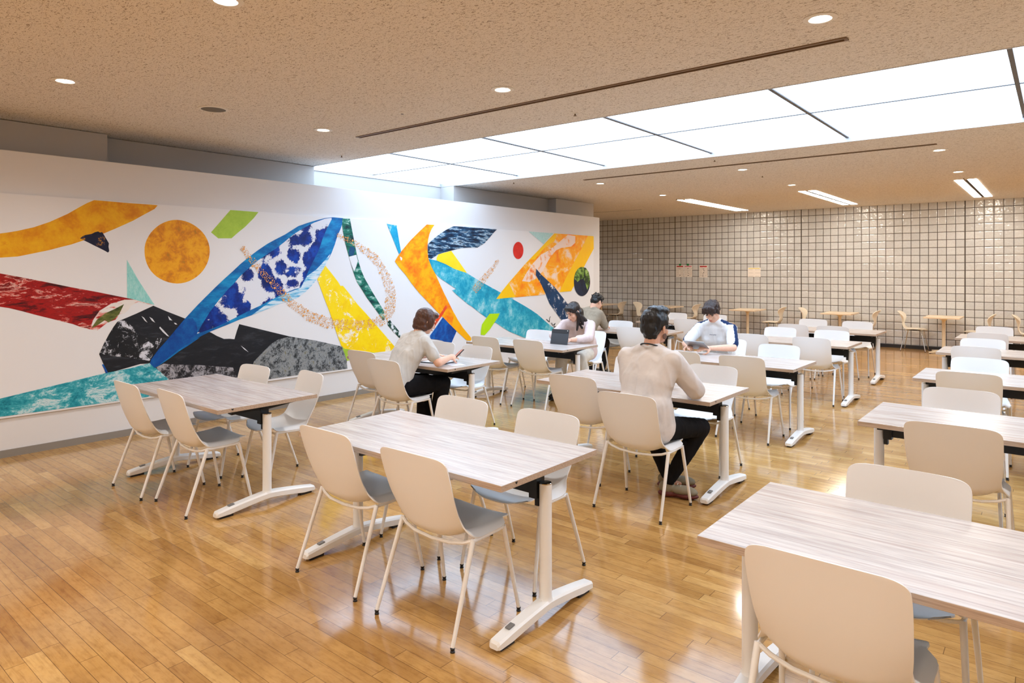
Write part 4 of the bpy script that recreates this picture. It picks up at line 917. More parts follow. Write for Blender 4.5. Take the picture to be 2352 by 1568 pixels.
# ------------------------------------------------------------------ flip-top table
def mk_table():
    r = empty('folding_table')
    m = MB()
    hx, hy = .75, .375
    v = [(x, y, z) for z in (.692, .72) for x, y in ((-hx, -hy), (hx, -hy), (hx, hy), (-hx, hy))]
    m.add(v, [(4, 5, 6, 7)], 0)
    m.add(v, [(3, 2, 1, 0)], 2)
    m.add(v, [(0, 1, 5, 4), (1, 2, 6, 5), (2, 3, 7, 6), (3, 0, 4, 7)], 1)
    m.build('tabletop', [M['lam'], M['edge'], M['black']], r, smooth=False, bevel=.0012, bseg=1)
    for s in (-1, 1):
        simple('edge_marker', M['black'], lambda m: m.add([(s * .7506, -.285, .715), (s * .7506, -.265, .715), (s * .7506, -.275, .703), (s * .749, -.285, .715), (s * .749, -.265, .715), (s * .749, -.275, .703)], [(0, 1, 2), (3, 5, 4), (0, 3, 4, 1), (1, 4, 5, 2), (2, 5, 3, 0)]), r, smooth=False)
        px = s * .703
        po = simple('post', M['whitemetal'], lambda m: m.lathe([(.036, .088), (.0315, .096), (.030, .11), (.0295, .36), (.0295, .632)], (px, 0, 0), 28), r)
        simple('post_cap', M['chrome'], lambda m: m.lathe([(.0300, .630), (.0300, .634), (.028, .636), (.0001, .6362)], (px, 0, 0), 28), po)
        # foot: lofted arch
        ft = MB()
        rows = []
        for k in range(17):
            u = -1 + k / 8
            y = u * .372
            a = abs(u)
            zt = .094 - .046 * (a ** 1.25) if a > .12 else .0935
            zb = max(.012, .05 - .05 * a ** 1.2)
            wd = .036 - .006 * a
            if k in (0, 16):
                y = u * .372
                zt, wd = .038, .024
                zb = .014
            elif k in (1, 15):
                y = (1 if u > 0 else -1) * .362
                zt, wd, zb = .048, .0305, .012
            rows.append([(px - wd, y, zb + .004), (px - wd, y, zt - .010), (px - wd + .008, y, zt), (px + wd - .008, y, zt), (px + wd, y, zt - .010), (px + wd, y, zb + .004), (px + wd - .006, y, zb), (px - wd + .006, y, zb), (px - wd, y, zb + .004)])
        ft.grid(rows)
        ft.add(rows[0][:8], [tuple(range(8))]); ft.add(rows[-1][:8], [tuple(range(8))[::-1]])
        fo = ft.build('foot', M['whitemetal'], r, auto=28)
        for y in (-.30, .30):
            simple('floor_pad', M['black'], lambda m: m.box((px, y, .008), (.040, .09, .016)), fo, smooth=False)
        tl = Matrix.Rotation(radians(7.5), 3, 'X')
        simple('adjuster_button', M['greypad'], lambda m: m.box((px, -.262, .0685), (.026, .040, .008), 0, tl), fo, bevel=.002)
        # bracket and support arm
        b = MB()
        xi = s * .650
        b.box((xi, 0, .612), (.046, .062, .11))
        b.box((xi + s * .012, .004, .545), (.022, .04, .05))
        for q in (-1, 1):
            P = [(xi - .02, 0, .652), (xi + .02, 0, .652), (xi + .02, 0, .691), (xi - .02, 0, .691)]
            Q = [(xi - .014, q * .30, .678), (xi + .014, q * .30, .678), (xi + .014, q * .30, .691), (xi - .014, q * .30, .691)]
            b.add(P + Q, [(0, 1, 2, 3), (4, 7, 6, 5), (0, 4, 5, 1), (1, 5, 6, 2), (2, 6, 7, 3), (3, 7, 4, 0)])
        G = [(xi + s * .02, -.24), (xi - s * .05, -.23), (xi - s * .26, -.02), (xi - s * .02, .03)]
        b.add([(x_, y_, z_) for z_ in (.655, .6915) for x_, y_ in G], [(0, 1, 2, 3), (7, 6, 5, 4), (0, 4, 5, 1), (1, 5, 6, 2), (2, 6, 7, 3), (3, 7, 4, 0)])
        b.build('bracket', M['black'], r, smooth=False, weld=False)
    simple('beam', M['black'], lambda m: m.box((0, 0, .610), (1.27, .034, .078)), r, smooth=False, bevel=.003)
    return r


chair0 = mk_chair()
table0 = mk_table()
first = {'c': True, 't': True}


def place(o0, key, x, y, rz, label, cat, group):
    if first[key]:
        o = o0
        first[key] = False
    else:
        o = copy_tree(o0)
    o.location = (x, y, 0)
    o.rotation_euler = (0, 0, rz)
    return tag(o, label, cat, group)


TABLES = [
    (-4.965, 2.50, 'wood-look folding table at far left below the teal mural strip', 'left-hand row beside the mural'),
    (-2.565, 2.515, 'large wood-look folding table in the centre foreground with four empty chairs', ''),
    (-2.605, 4.78, 'folding table at which the man in glasses sits', ''),
    (-5.08, 4.715, 'folding table at which the brown-haired woman in grey leans', ''),
    (-5.10, 6.575, 'folding table carrying the black tablet case', ''),
    (-5.08, 8.93, 'folding table behind the woman in pink, used by the man in khaki', ''),
    (-5.08, 10.95, 'farthest folding table of the row beside the mural, mostly hidden', ''),
    (-2.625, 6.71, 'folding table at which the man in the navy-striped T-shirt sits', ''),
    (-2.68, 8.98, 'folding table directly behind the man in the navy-striped T-shirt', ''),
    (-2.75, 10.93, 'farthest folding table of the middle row, nearest the tiled wall', ''),
    (-0.21, 2.545, 'folding table cut by the bottom right corner of the frame', ''),
    (-0.19, 4.805, 'second folding table up the right-hand edge of the frame', ''),
    (-0.21, 6.88, 'third folding table up the right-hand edge of the frame', ''),
    (-0.31, 9.09, 'fourth folding table up the right-hand edge of the frame', ''),
    (-0.33, 11.06, 'farthest folding table of the right-hand row', ''),
]
for x, y, lab, _ in TABLES:
    place(table0, 't', x, y, 0, lab, 'table', 'wood-look folding tables')

F, B_ = 0.0, pi
CH = [
    (-5.27, 2.20, F, 'leftmost chair of the far-left table, its back to the camera'),
    (-4.66, 2.25, F - .04, 'right-hand near chair of the far-left table, back to the camera'),
    (-5.33, 2.79, B_ + .05, 'chair behind the far-left table, nearest the mural'),
    (-4.68, 2.88, B_ - .16, 'chair turned slightly at the right end behind the far-left table'),
    (-2.93, 2.27, F, 'left near-side chair of the centre foreground table'),
    (-2.25, 2.26, F, 'right near-side chair of the centre foreground table, largest in the middle'),
    (-2.95, 2.86, B_, 'left chair on the far side of the centre foreground table'),
    (-2.28, 2.87, B_, 'right chair on the far side of the centre foreground table'),
    (-2.93, 4.53, F, 'empty chair just left of the seated man in glasses'),
    (-2.225, 4.13, F, 'chair the man in glasses sits on'),
    (-3.10, 5.40, B_, 'chair hidden behind the back of the man in glasses'),
    (-2.30, 5.28, B_, 'chair facing the camera just right of the man in glasses'),
    (-5.475, 4.48, F, 'empty chair left of the woman in grey'),
    (-4.79, 4.19, F + .02, 'chair the woman in grey sits on'),
    (-5.45, 5.13, B_, 'chair nearest the mural on the far side of the grey woman\'s table'),
    (-4.85, 5.08, B_, 'chair right of the phone, across the grey woman\'s table'),
    (-5.47, 6.36, F, 'left near-side chair of the table with the tablet case'),
    (-4.82, 6.385, F, 'right near-side chair of the table with the tablet case'),
    (-5.49, 7.05, B_, 'white chair behind the tablet-case table, left of the woman in pink'),
    (-4.86, 7.40, B_ + .08, 'chair the woman in pink sits on'),
    (-5.485, 8.47, F, 'chair the man in khaki sits on'),
    (-4.77, 8.70, F, 'white chair just left of the dark-haired man\'s head, back to the camera'),
    (-5.47, 9.20, B_, 'white chair across the table from the man in khaki'),
    (-5.48, 10.76, F, 'barely visible white chair left of the dark-haired man\'s hair'),
    (-4.84, 10.72, F, 'white chair seen between the two men, back to the camera'),
    (-5.66, 11.62, B_, 'far white chair whose top shows between the two men\'s heads'),
    (-4.88, 11.60, B_, 'far white chair partly behind the left shoulder of the man in the striped T-shirt'),
    (-2.98, 6.53, F, 'beige chair between the two seated men, in front of the tablet'),
    (-2.34, 6.52, F, 'beige chair at the near right of the striped T-shirt man\'s table'),
    (-3.05, 7.55, B_, 'chair the man in the striped T-shirt sits on'),
    (-2.37, 7.27, B_, 'white chair beside the man in the striped T-shirt, facing the camera'),
    (-3.06, 8.78, F, 'white chair behind the right shoulder of the man in the striped T-shirt'),
    (-2.33, 8.80, F, 'large white chair seen from behind between the striped man\'s table and the next'),
    (-3.08, 9.57, B_, 'left far-side chair of the table directly behind the striped T-shirt man'),
    (-2.38, 9.50, B_, 'right far-side chair of the table directly behind the striped T-shirt man'),
    (-3.12, 10.74, F, 'left near-side chair of the farthest middle-row table'),
    (-2.56, 10.74, F, 'right near-side chair of the farthest middle-row table'),
    (-3.17, 11.55, B_, 'left far-side chair of the farthest middle-row table'),
    (-2.48, 11.46, B_, 'right far-side chair of the farthest middle-row table'),
    (-0.52, 2.25, F, 'biggest chair at bottom right, back to the camera and cut by the frame'),
    (-0.48, 2.89, B_, 'chair facing the camera behind the bottom right table'),
    (-0.44, 4.44, F, 'chair with its back to the camera at the second right-edge table'),
    (-0.52, 5.25, B_, 'chair facing the camera behind the second right-edge table'),
    (-0.56, 6.66, F, 'chair with its back to the camera at the third right-edge table'),
    (-0.57, 7.30, B_, 'chair facing the camera behind the third right-edge table'),
    (-0.69, 8.89, F, 'chair with its back to the camera at the fourth right-edge table'),
    (-0.70, 9.45, B_, 'chair facing the camera behind the fourth right-edge table'),
    (-0.72, 10.87, F, 'chair with its back to the camera at the farthest right-row table'),
    (-0.72, 11.64, B_, 'chair facing the camera behind the farthest right-row table'),
]
for x, y, rz, lab in CH:
    place(chair0, 'c', x, y, rz, lab, 'chair', 'white shell chairs at the folding tables')


# ------------------------------------------------------------------ cafe tables and bentwood chairs by the tiled wall
def mk_cafe_table():
    r = empty('cafe_table')
    simple('tabletop', M['birch'], lambda m: m.box((0, 0, .706), (.60, .75, .028)), r, smooth=False, bevel=.003, bseg=1)
    simple('column', M['cream'], lambda m: m.lathe([(.030, .05), (.030, .62), (.034, .64), (.085, .685), (.09, .692)], seg=24), r)
    bs = MB()
    for k in range(4):
        a = pi / 4 + k * pi / 2
        d = Vector((cos(a), sin(a), 0)); n = Vector((-sin(a), cos(a), 0))
        P = [d * .02 + n * .022, d * .02 - n * .022]
        Q = [d * .30 + n * .017, d * .30 - n * .017]
        vs_ = [(p.x, p.y, z) for p, z in ((P[0], .03), (P[1], .03), (P[1], .065), (P[0], .065), (Q[0], .012), (Q[1], .012), (Q[1], .034), (Q[0], .034))]
        bs.add(vs_, [(0, 1, 2, 3), (4, 7, 6, 5), (0, 4, 5, 1), (1, 5, 6, 2), (2, 6, 7, 3), (3, 7, 4, 0)])
    bs.lathe([(.045, .03), (.045, .07), (.03, .08)], seg=20)
    b = bs.build('base', M['cream'], r, weld=False, auto=30)
    for k in range(4):
        a = pi / 4 + k * pi / 2
        simple('glide', M['foot'], lambda m: m.lathe([(.014, 0), (.014, .013)], (.285 * cos(a), .285 * sin(a), 0), 12), b)
    return r


def mk_bent_chair():
    r = empty('bentwood_chair')
    K = [(.215, .425, .19, .43, .12), (.205, .440, .185, .443, .165), (.17, .449, .16, .452, .192), (.10, .449, .10, .454, .204), (0, .445, 0, .452, .205), (-.09, .442, -.08, .45, .192), (-.15, .447, -.135, .455, .160),
         (-.185, .470, -.165, .475, .125), (-.203, .51, -.185, .513, .100), (-.208, .56, -.192, .56, .098), (-.212, .61, -.18, .612, .125), (-.222, .66, -.172, .664, .168), (-.238, .70, -.18, .705, .196), (-.258, .74, -.205, .742, .200),
         (-.278, .77, -.237, .77, .182), (-.292, .788, -.265, .786, .145), (-.30, .797, -.285, .795, .09)]
    rows = []
    for (yc, zc, ye, ze, hw) in catmull(K, 2):
        rows.append([(hw * u, yc + (ye - yc) * abs(u) ** 2, zc + (ze - zc) * abs(u) ** 2) for u in [-1 + i / 6 for i in range(13)]])
    solid('shell', rows, .010, M['bent'], r)
    simple('mounting_plate', M['slotdark'], lambda m: m.lathe([(.09, .418), (.10, .428), (.10, .437)], (0, .0, 0), 20), r)
    for sx in (-1, 1):
        for sy in (-1, 1):
            a = Vector((sx * .03, sy * .03, .425)); k_ = Vector((sx * .15, sy * .135, .425)); b = Vector((sx * .225, sy * .215 + .0, .012))
            lg = simple('leg', M['chrome'], lambda m: m.tube([a, a.lerp(k_, .8), k_ + Vector((0, 0, -.01)), k_.lerp(b, .12), b], .0075, 10), r)
            simple('glide', M['foot'], lambda m: m.lathe([(.010, 0), (.010, .014)], (b.x, b.y, 0), 10), lg)
    return r


ct0 = mk_cafe_table()
bc0 = mk_bent_chair()
for i, (x, lab) in enumerate(((-1.745, 'light wood cafe table farthest right by the tiled wall, pedestal fully visible'),
                              (-3.62, 'light wood cafe table second from the right along the tiled wall'),
                              (-5.60, 'light wood cafe table by the tiled wall, right of the striped T-shirt man'),
                              (-7.66, 'light wood cafe table behind the head of the man in glasses'),
                              (-9.57, 'light wood cafe table at the tiled wall just past the man in khaki'))):
    o = ct0 if i == 0 else copy_tree(ct0)
    o.location = (x, 15.46, 0)
    tag(o, lab, 'table', 'light wood cafe tables by the tiled wall')
for i, (x, y, rz, lab) in enumerate((
        (-2.26, 15.62, -pi / 2, 'bentwood chair standing clear left of the rightmost cafe table'),
        (-4.19, 15.60, -pi / 2, 'bentwood chair left of the second cafe table from the right'),
        (-8.33, 15.60, -pi / 2, 'bentwood chair left of the cafe table behind the man in glasses'),
        (-0.38, 15.60, -pi / 2, 'bentwood chair cut by the right edge of the frame'),
        (-1.22, 15.60, pi / 2, 'bentwood chair right of the rightmost cafe table, behind white chairs'),
        (-3.17, 15.60, pi / 2, 'bentwood chair right of the second cafe table from the right'),
        (-5.08, 15.60, pi / 2, 'bentwood chair right of the striped T-shirt man\'s head, facing left'),
        (-7.13, 15.60, pi / 2, 'bentwood chair between the two men\'s heads by the tiled wall'),
        (-9.22, 15.60, pi / 2, 'bentwood chair just right of the man in khaki, farthest left'))):
    o = bc0 if i == 0 else copy_tree(bc0)
    o.location = (x, y, 0)
    o.rotation_euler = (0, 0, rz)
    tag(o, lab, 'chair', 'cream bentwood chairs by the tiled wall')


# ------------------------------------------------------------------ notices on the tiled wall
paper = plain('paper', (240, 232, 224), .7, spec=.2)
redink = plain('red_ink', (186, 40, 44), .7)
pinkink = plain('pink_ink', (214, 130, 150), .7)
greyink = plain('grey_ink', (150, 138, 132), .7)
blackink = plain('black_ink', (40, 36, 36), .7)
yelink = plain('yellow_ink', (240, 222, 40), .7)
greentape = plain('green_tape', (20, 130, 60), .6)


def notice(x0, z0, x1, z1, head, rows, lab, pics=0):
    x0, x1 = min(x0, x1), max(x0, x1)
    z0, z1 = min(z0, z1), max(z0, z1)
    r = empty('notice', ((x0 + x1) / 2, YT - .002, (z0 + z1) / 2))
    W_, H_ = x1 - x0, z1 - z0
    simple('sheet', paper, lambda m: m.box((0, -.001, 0), (W_, .002, H_)), r, smooth=False)
    rnd = random.Random(int(abs(x0) * 100))
    if head:
        simple('heading', head, lambda m: m.box((0, -.0024, H_ / 2 - H_ * .09), (W_ * .86, .0008, H_ * (.10 if head is not yelink else .06))), r, smooth=False)
    def lines(m):
        for k in range(rows):
            z = H_ / 2 - H_ * .24 - k * H_ * .68 / max(rows - 1, 1)
            x = -W_ * .42
            while x < W_ * .40:
                l = rnd.uniform(.012, .04)
                if abs(x + l / 2) > W_ * .08:
                    m.box((x + l / 2, -.0024, z), (l, .0008, .005))
                x += l + .007
    simple('text_lines', greyink, lines, r, smooth=False, weld=False)
    if pics:
        def pc(m):
            for k in range(pics):
                z = H_ / 2 - H_ * .30 - k * H_ * .56 / max(pics - 1, 1)
                for q in range(3):
                    m.box((rnd.uniform(-.02, .02), -.0024, z + rnd.uniform(-.012, .012)), (.014, .0008, .012), 0, Matrix.Rotation(rnd.uniform(0, 3), 3, 'Y'))
        simple('pictograms', blackink, pc, r, smooth=False, weld=False)
    tag(r, lab, 'notice', 'paper notices on the tiled wall')
notice(-7.623, 1.75, -7.415, 1.454, redink, 9, 'leftmost paper notice on the tiled wall, dark red heading', 2)
notice(-7.403, 1.749, -7.186, 1.455, pinkink, 9, 'paper notice with pink heading, right of the leftmost one', 4)
notice(-6.997, 1.747, -6.781, 1.447, redink, 10, 'third paper notice standing alone with a red heading', 5)
notice(-5.771, 1.689, -5.468, 1.467, yelink, 3, 'landscape paper notice with a yellow heading', 0)
for x, lab in ((-7.513, 'green tape tab holding the leftmost notice'), (-7.30, 'green tape tab holding the pink-headed notice')):
    o = simple('tape_tab', greentape, lambda m: m.box((0, 0, 0), (.055, .004, .05)), smooth=False, bevel=.001, bseg=1)
    o.location = (x, YT - .006, 1.768)
    tag(o, lab, 'tape', 'green tape tabs on the tiled wall')


# ------------------------------------------------------------------ people
def skin_mat(name, rgb):
    t = NT(name)
    f = t.noise(t.coords(), 60, 4, .6)
    c = t.mix(.25, rgb, t.ramp(f, [(.35, (236, 200, 186)), (.65, (255, 250, 246))]), 'MULTIPLY')
    m = t.bsdf(c, .5, 0, .35, f, .05, .002)
    b = [n for n in t.t.nodes if n.type == 'BSDF_PRINCIPLED'][0]
    b.inputs['Subsurface Weight'].default_value = .08
    b.inputs['Subsurface Radius'].default_value = (.02, .008, .004)
    return m


def cloth_mat(name, rgb, dark=.86, sc=14, weave=.3):
    t = NT(name)
    f = t.noise(t.coords(), sc, 4, .6, .6)
    w_ = t.noise(t.coords(), 700, 2, .5)
    d = tuple(v * dark for v in rgb)
    c = t.ramp(f, [(.3, d), (.65, rgb)])
    h = t.math('ADD', t.math('MULTIPLY', f, 1.0), t.math('MULTIPLY', w_, .06))
    return t.bsdf(c, .85, 0, .15, h, weave, .012)


def hair_mat(name, a, b, rough=.38):
    t = NT(name)
    f = t.noise(t.coords((150, 150, 22)), 1.0, 4, .6, .6)
    c = t.ramp(f, [(.3, a), (.7, b)])
    return t.bsdf(c, rough, 0, .5, f, .5, .004)


SK = skin_mat('skin_light', (236, 190, 164))
SK2 = skin_mat('skin_tan', (210, 162, 136))
EYE = plain('dark_eye', (24, 18, 16), .3)
LIP = plain('lip_rose', (186, 104, 96), .5)


def remesh(name, mb, mats, parent, voxel=.008, it=6, fac=.5, disp=None, post=None):
    me = bpy.data.meshes.new(name)
    me.from_pydata([tuple(v) for v in mb.v], [], mb.f)
    o = bpy.data.objects.new(name, me)
    COL.objects.link(o)
    md = o.modifiers.new('r', 'REMESH')
    md.mode = 'VOXEL'
    md.voxel_size = voxel
    sm_ = o.modifiers.new('s', 'SMOOTH')
    sm_.factor = fac
    sm_.iterations = it
    dg = bpy.context.evaluated_depsgraph_get()
    dg.update()
    ev = o.evaluated_get(dg)
    me2 = bpy.data.meshes.new_from_object(ev)
    o.modifiers.clear()
    o.data = me2
    bpy.data.meshes.remove(me)
    me2.name = name
    if disp:
        me2.update()
        ns = [v.normal.copy() for v in me2.vertices]
        for v, n in zip(me2.vertices, ns):
            v.co += n * disp(v.co, n)
    me2.materials.clear()
    mats = mats if isinstance(mats, (list, tuple)) else [mats]
    for m in mats:
        me2.materials.append(m)
    for p in me2.polygons:
        p.use_smooth = True
        p.material_index = post(p.center) if post else 0
    o.parent = parent
    return o


def folds(seed, amp=.006, f=8.0, axis=(1, 1, .45)):
    off = Vector((seed * 3.1, seed * 1.7, seed))
    def fn(p, n):
        q = Vector((p.x * axis[0], p.y * axis[1], p.z * axis[2])) * f + off
        a = mnoise.noise(q * .5)
        t1 = Vector((q.x * 1.7 + q.z * .3, q.y * 1.7, q.z * .55 + q.x * .2)) + Vector((7, 3, 1))
        b = (1 - min(1, abs(mnoise.noise(t1)) * 3.0)) ** 2
        return amp * (a * .45 + b * .55 - .1)
    return fn


def strands(seed, amp=.006, f=38.0, squash=.25):
    off = Vector((seed * 5.3, seed, seed * 2.2))
    def fn(p, n):
        q = Vector((p.x * f, p.y * f, p.z * f * squash)) + off
        return amp * (mnoise.noise(q) + .6 * mnoise.noise(q * 2.1))
    return fn


def frame_from(fwd, up=(0, 0, 1)):
    f = Vector(fwd).normalized()
    r = f.cross(Vector(up)).normalized()
    u = r.cross(f)
    return Matrix((r, f, u)).transposed()      # columns right, forward, up


class Fig:
    def __init__(s, J, head_fwd, sk, curl=.5):
        s.J = {k: Vector(v) for k, v in J.items()}
        s.H = frame_from(head_fwd)
        s.h = s.J['head']
        s.sk = sk
        s.curl = curl

    def hp(s, x, y, z):
        return s.h + s.H @ Vector((x, y, z))

    def head_skin(s, m, k=1.0):
        H = s.H
        m.ellipsoid(s.hp(0, -.012, .030), (.074 * k, .092 * k, .083 * k), H)
        m.ellipsoid(s.hp(0, .030, -.030), (.058, .058, .082), H)
        m.ellipsoid(s.hp(0, .052, -.082), (.036, .032, .028), H)
        for q in (-1, 1):
            m.ellipsoid(s.hp(q * .036, .048, -.028), (.026, .030, .026), H)
            m.ellipsoid(s.hp(q * .030, .070, .028), (.026, .014, .008), H)
            e = H @ Matrix.Rotation(q * .35, 3, 'Z')
            m.ellipsoid(s.hp(q * .077, -.008, -.008), (.009, .020, .031), e, 12, 8)
            m.ellipsoid(s.hp(q * .076, -.004, -.034), (.008, .010, .010), e, 10, 6)
        m.capsule(s.hp(0, .084, .010), s.hp(0, .106, -.024), .008, .012, 10)
        for q in (-1, 1):
            m.ellipsoid(s.hp(q * .011, .096, -.030), (.008, .009, .007), H, 10, 6)
        m.ellipsoid(s.hp(0, .084, -.055), (.024, .012, .012), H, 12, 8)
        m.capsule(s.hp(0, -.030, -.055), s.J['neck'], .054, .058)

    def arm(s, m, sd, k=1.0):
        S, E, W_ = s.J['s' + sd], s.J['e' + sd], s.J['w' + sd]
        m.capsule(S, E, .046 * k, .038 * k)
        m.capsule(E, E.lerp(W_, .35), .039 * k, .038 * k)
        m.capsule(E.lerp(W_, .35), W_, .038 * k, .026 * k)

    def hand(s, m, sd, k=1.0):
        W_, E = s.J['w' + sd], s.J['e' + sd]
        d = (s.J.get('hd' + sd, W_ - E)).normalized()
        nrm = s.J.get('hn' + sd, Vector((0, 0, -1)))
        nrm = (nrm - d * nrm.dot(d)).normalized()          # palm normal
        side = d.cross(nrm).normalized()
        tq = -1 if sd == 'r' else 1                        # thumb side
        th = side * tq
        R = Matrix((side, d, nrm)).transposed()
        m.ellipsoid(W_ + d * .045, (.038 * k, .052 * k, .016 * k), R, 14, 10)
        curl = s.curl
        for i, (off, L) in enumerate(((.028, .070), (.010, .078), (-.009, .073), (-.027, .058))):
            base = W_ + d * (.080 - .006 * abs(i - 1)) + th * off
            a0 = curl * (.6 + .12 * i)
            p = base
            dirv = d + th * (off * 1.2)
            r0 = .0088 - .0006 * i
            for j, (fr, rr) in enumerate(((.45, 1.0), (.32, .92), (.23, .84))):
                ang = a0 * (.5 + .75 * j)
                v = (dirv * cos(ang) + nrm * sin(ang)).normalized()
                q = p + v * (L * fr)
                m.capsule(p, q, r0 * rr, r0 * rr * .93, 10)
                p = q
        tb = W_ + d * .018 + th * .028 + nrm * .006
        t1 = tb + (d * .55 + th * .70 + nrm * .35).normalized() * .036
        t2 = t1 + (d * .85 + th * .12 + nrm * .45).normalized() * .030
        t3 = t2 + (d * .9 + nrm * .3 - th * .1).normalized() * .022
        m.capsule(tb, t1, .013, .011, 10); m.capsule(t1, t2, .0105, .0095, 10); m.capsule(t2, t3, .0092, .008, 10)

    def torso(s, m, k=0.0, hem=None):
        J = s.J
        lat = (J['sr'] - J['sl']).normalized()
        P, C, N = J['pelvis'], J['chest'], J['neck']
        mid = P.lerp(C, .5)
        for q in (-1, 1):
            m.capsule(P + lat * q * .075, mid + lat * q * .062, .098 + k, .092 + k)
            m.capsule(mid + lat * q * .062, C + lat * q * .080, .092 + k, .098 + k)
            m.capsule(C + lat * q * .075, C.lerp(N, .55) + lat * q * .070, .092 + k, .070 + k * .7)
        if k > 0:
            m.capsule(P, C, .100 + k, .100 + k)
            m.capsule(C, C.lerp(N, .62), .100 + k, .078 + k)
            for q in (-1, 1):
                sh_ = J['sr'] if q > 0 else J['sl']
                m.capsule(sh_ + (C - sh_) * .12, C + lat * q * .115, .068 + k, .080 + k)
                m.capsule(C + lat * q * .105, mid + lat * q * .085, .080 + k, .084 + k)
                m.capsule(mid + lat * q * .085, P + lat * q * .085, .084 + k, .092 + k)
        m.capsule(J['sl'], N, .050 + k * .8, .055 + k * .5)
        m.capsule(J['sr'], N, .050 + k * .8, .055 + k * .5)
        m.capsule(J['sl'], J['sr'], .054 + k, .054 + k)
        m.capsule(C, N, .09 + k, .055 + k * .3)

    def leg(s, m, sd, k=1.0, ext=0.0):
        Hh, K, A = s.J['h' + sd], s.J['k' + sd], s.J['a' + sd]
        m.capsule(Hh, K, .082 * k + ext, .056 * k + ext)
        m.capsule(K, K.lerp(A, .35), .056 * k + ext, .054 * k + ext)
        m.capsule(K.lerp(A, .35), A, .054 * k + ext, .036 * k + ext * .8)

    def body(s, root, vox=.0052):
        m = MB()
        s.head_skin(m)
        s.torso(m, -.016)
        for sd in 'lr':
            s.arm(m, sd)
            s.hand(m, sd)
            s.leg(m, sd, .86)
            A = s.J['a' + sd]
            fd = s.J.get('f' + sd, Vector((0, 1, 0)))
            m.capsule(A, Vector((A.x, A.y, .06)), .030, .026)
            m.capsule(Vector((A.x, A.y, .055)), Vector((A.x, A.y, .045)) + fd * .10, .024, .018)
        return remesh('body', m, s.sk, root, vox, 4, .5)

    def face(s, root, mouth=True, brow=(40, 28, 24)):
        bm_ = plain('brow_hair', brow, .6)
        for q in (-1, 1):
            simple('eyebrow', bm_, lambda m: m.tube([s.hp(q * .016, .092, .033), s.hp(q * .032, .090, .038), s.hp(q * .050, .078, .032)], [.003, .0038, .002], 8), root)
            simple('eye', EYE, lambda m: m.ellipsoid(s.hp(q * .032, .083, .011), (.014, .006, .0045), s.H, 12, 8), root)
        if mouth:
            simple('mouth', LIP, lambda m: m.tube([s.hp(-.022, .091, -.058), s.hp(0, .098, -.057), s.hp(.022, .091, -.058)], [.002, .0055, .002], 8), root)


def person(x, y, label):
    r = empty('person', (0, 0, 0))
    tag(r, label, 'person')
    return r


def reroot(root, loc):
    """move the Empty to the seat without moving its parts"""
    root.location = loc
    for c in children(root):
        for v in c.data.vertices:
            v.co -= Vector(loc)


# ---- man in glasses -------------------------------------------------
r = person(0, 0, 'man seen from behind in loose beige long-sleeved shirt, black trousers and glasses')
J = dict(pelvis=(-2.215, 4.13, .575), chest=(-2.225, 4.185, .86), neck=(-2.222, 4.25, 1.075), sl=(-2.405, 4.245, 1.005), sr=(-2.045, 4.225, 1.005),
         el=(-2.50, 4.44, .80), wl=(-2.34, 4.66, .785), er=(-1.955, 4.385, .80), wr=(-2.065, 4.60, .785),
         hl=(-2.30, 4.13, .552), kl=(-2.42, 4.56, .50), al=(-2.26, 4.565, .115), hr=(-2.12, 4.13, .552), kr=(-1.99, 4.57, .50), ar=(-2.165, 4.425, .125),
         head=(-2.215, 4.315, 1.225), hdr=(-.5, .85, 0), hdl=(.6, .8, 0), fr=(.95, .30, 0), fl=(.80, .5, 0))
f = Fig(J, (.22, .97, -.10), SK2)
f.body(r)
sh = MB()
f.torso(sh, .012)
for sd in 'lr':
    S, E, W_ = f.J['s' + sd], f.J['e' + sd], f.J['w' + sd]
    sh.capsule(S, E, .076, .070); sh.capsule(E, E.lerp(W_, .80), .064, .054)
P = f.J['pelvis']
for q in (-1, 1):
    sh.capsule(P + Vector((q * .088, .035, -.012)), P + Vector((q * .088, .01, .12)), .124, .116)
    sh.capsule(P + Vector((q * .105, .03, -.030)), P + Vector((q * .09, .0, .12)), .104, .10)
remesh('shirt', sh, cloth_mat('beige_jersey', (222, 215, 211), .93, 6, .25), r, .0085, 8, .5, folds(1, .009, 9))
tr = MB()
for sd in 'lr':
    f.leg(tr, sd, .92, .014)
tr.capsule(f.J['hl'], f.J['hr'], .082)
remesh('trousers', tr, cloth_mat('black_cotton', (24, 23, 25), .7, 8, .3), r, .009, 4, .5, folds(2, .006, 10))
hb = MB()
H = f.H
hb.ellipsoid(f.hp(0, -.024, .050), (.090, .108, .094), H)
hb.ellipsoid(f.hp(0, -.062, -.005), (.083, .064, .074), H)
hb.ellipsoid(f.hp(0, -.058, -.058), (.060, .040, .050), H)
hb.ellipsoid(f.hp(0, .030, .116), (.070, .074, .040), H)
hb.ellipsoid(f.hp(.01, -.03, .118), (.062, .066, .034), H)
for q in (-1, 1):
    hb.ellipsoid(f.hp(q * .072, .022, .020), (.012, .018, .030), H)
hairblack = hair_mat('black_hair', (6, 6, 8), (22, 22, 26), .32)
remesh('hair', hb, hairblack, r, .0055, 3, .5, strands(1, .006, 40, .5))
bd = MB()
for q in (-1, 1):
    bd.ellipsoid(f.hp(q * .0545, .034, -.060), (.006, .026, .026), H)
bd.ellipsoid(f.hp(0, .066, -.090), (.032, .020, .020), H)
remesh('beard', bd, hair_mat('short_beard', (84, 60, 50), (120, 88, 74), .8), r, .006, 2)
f.face(r)
g = MB()
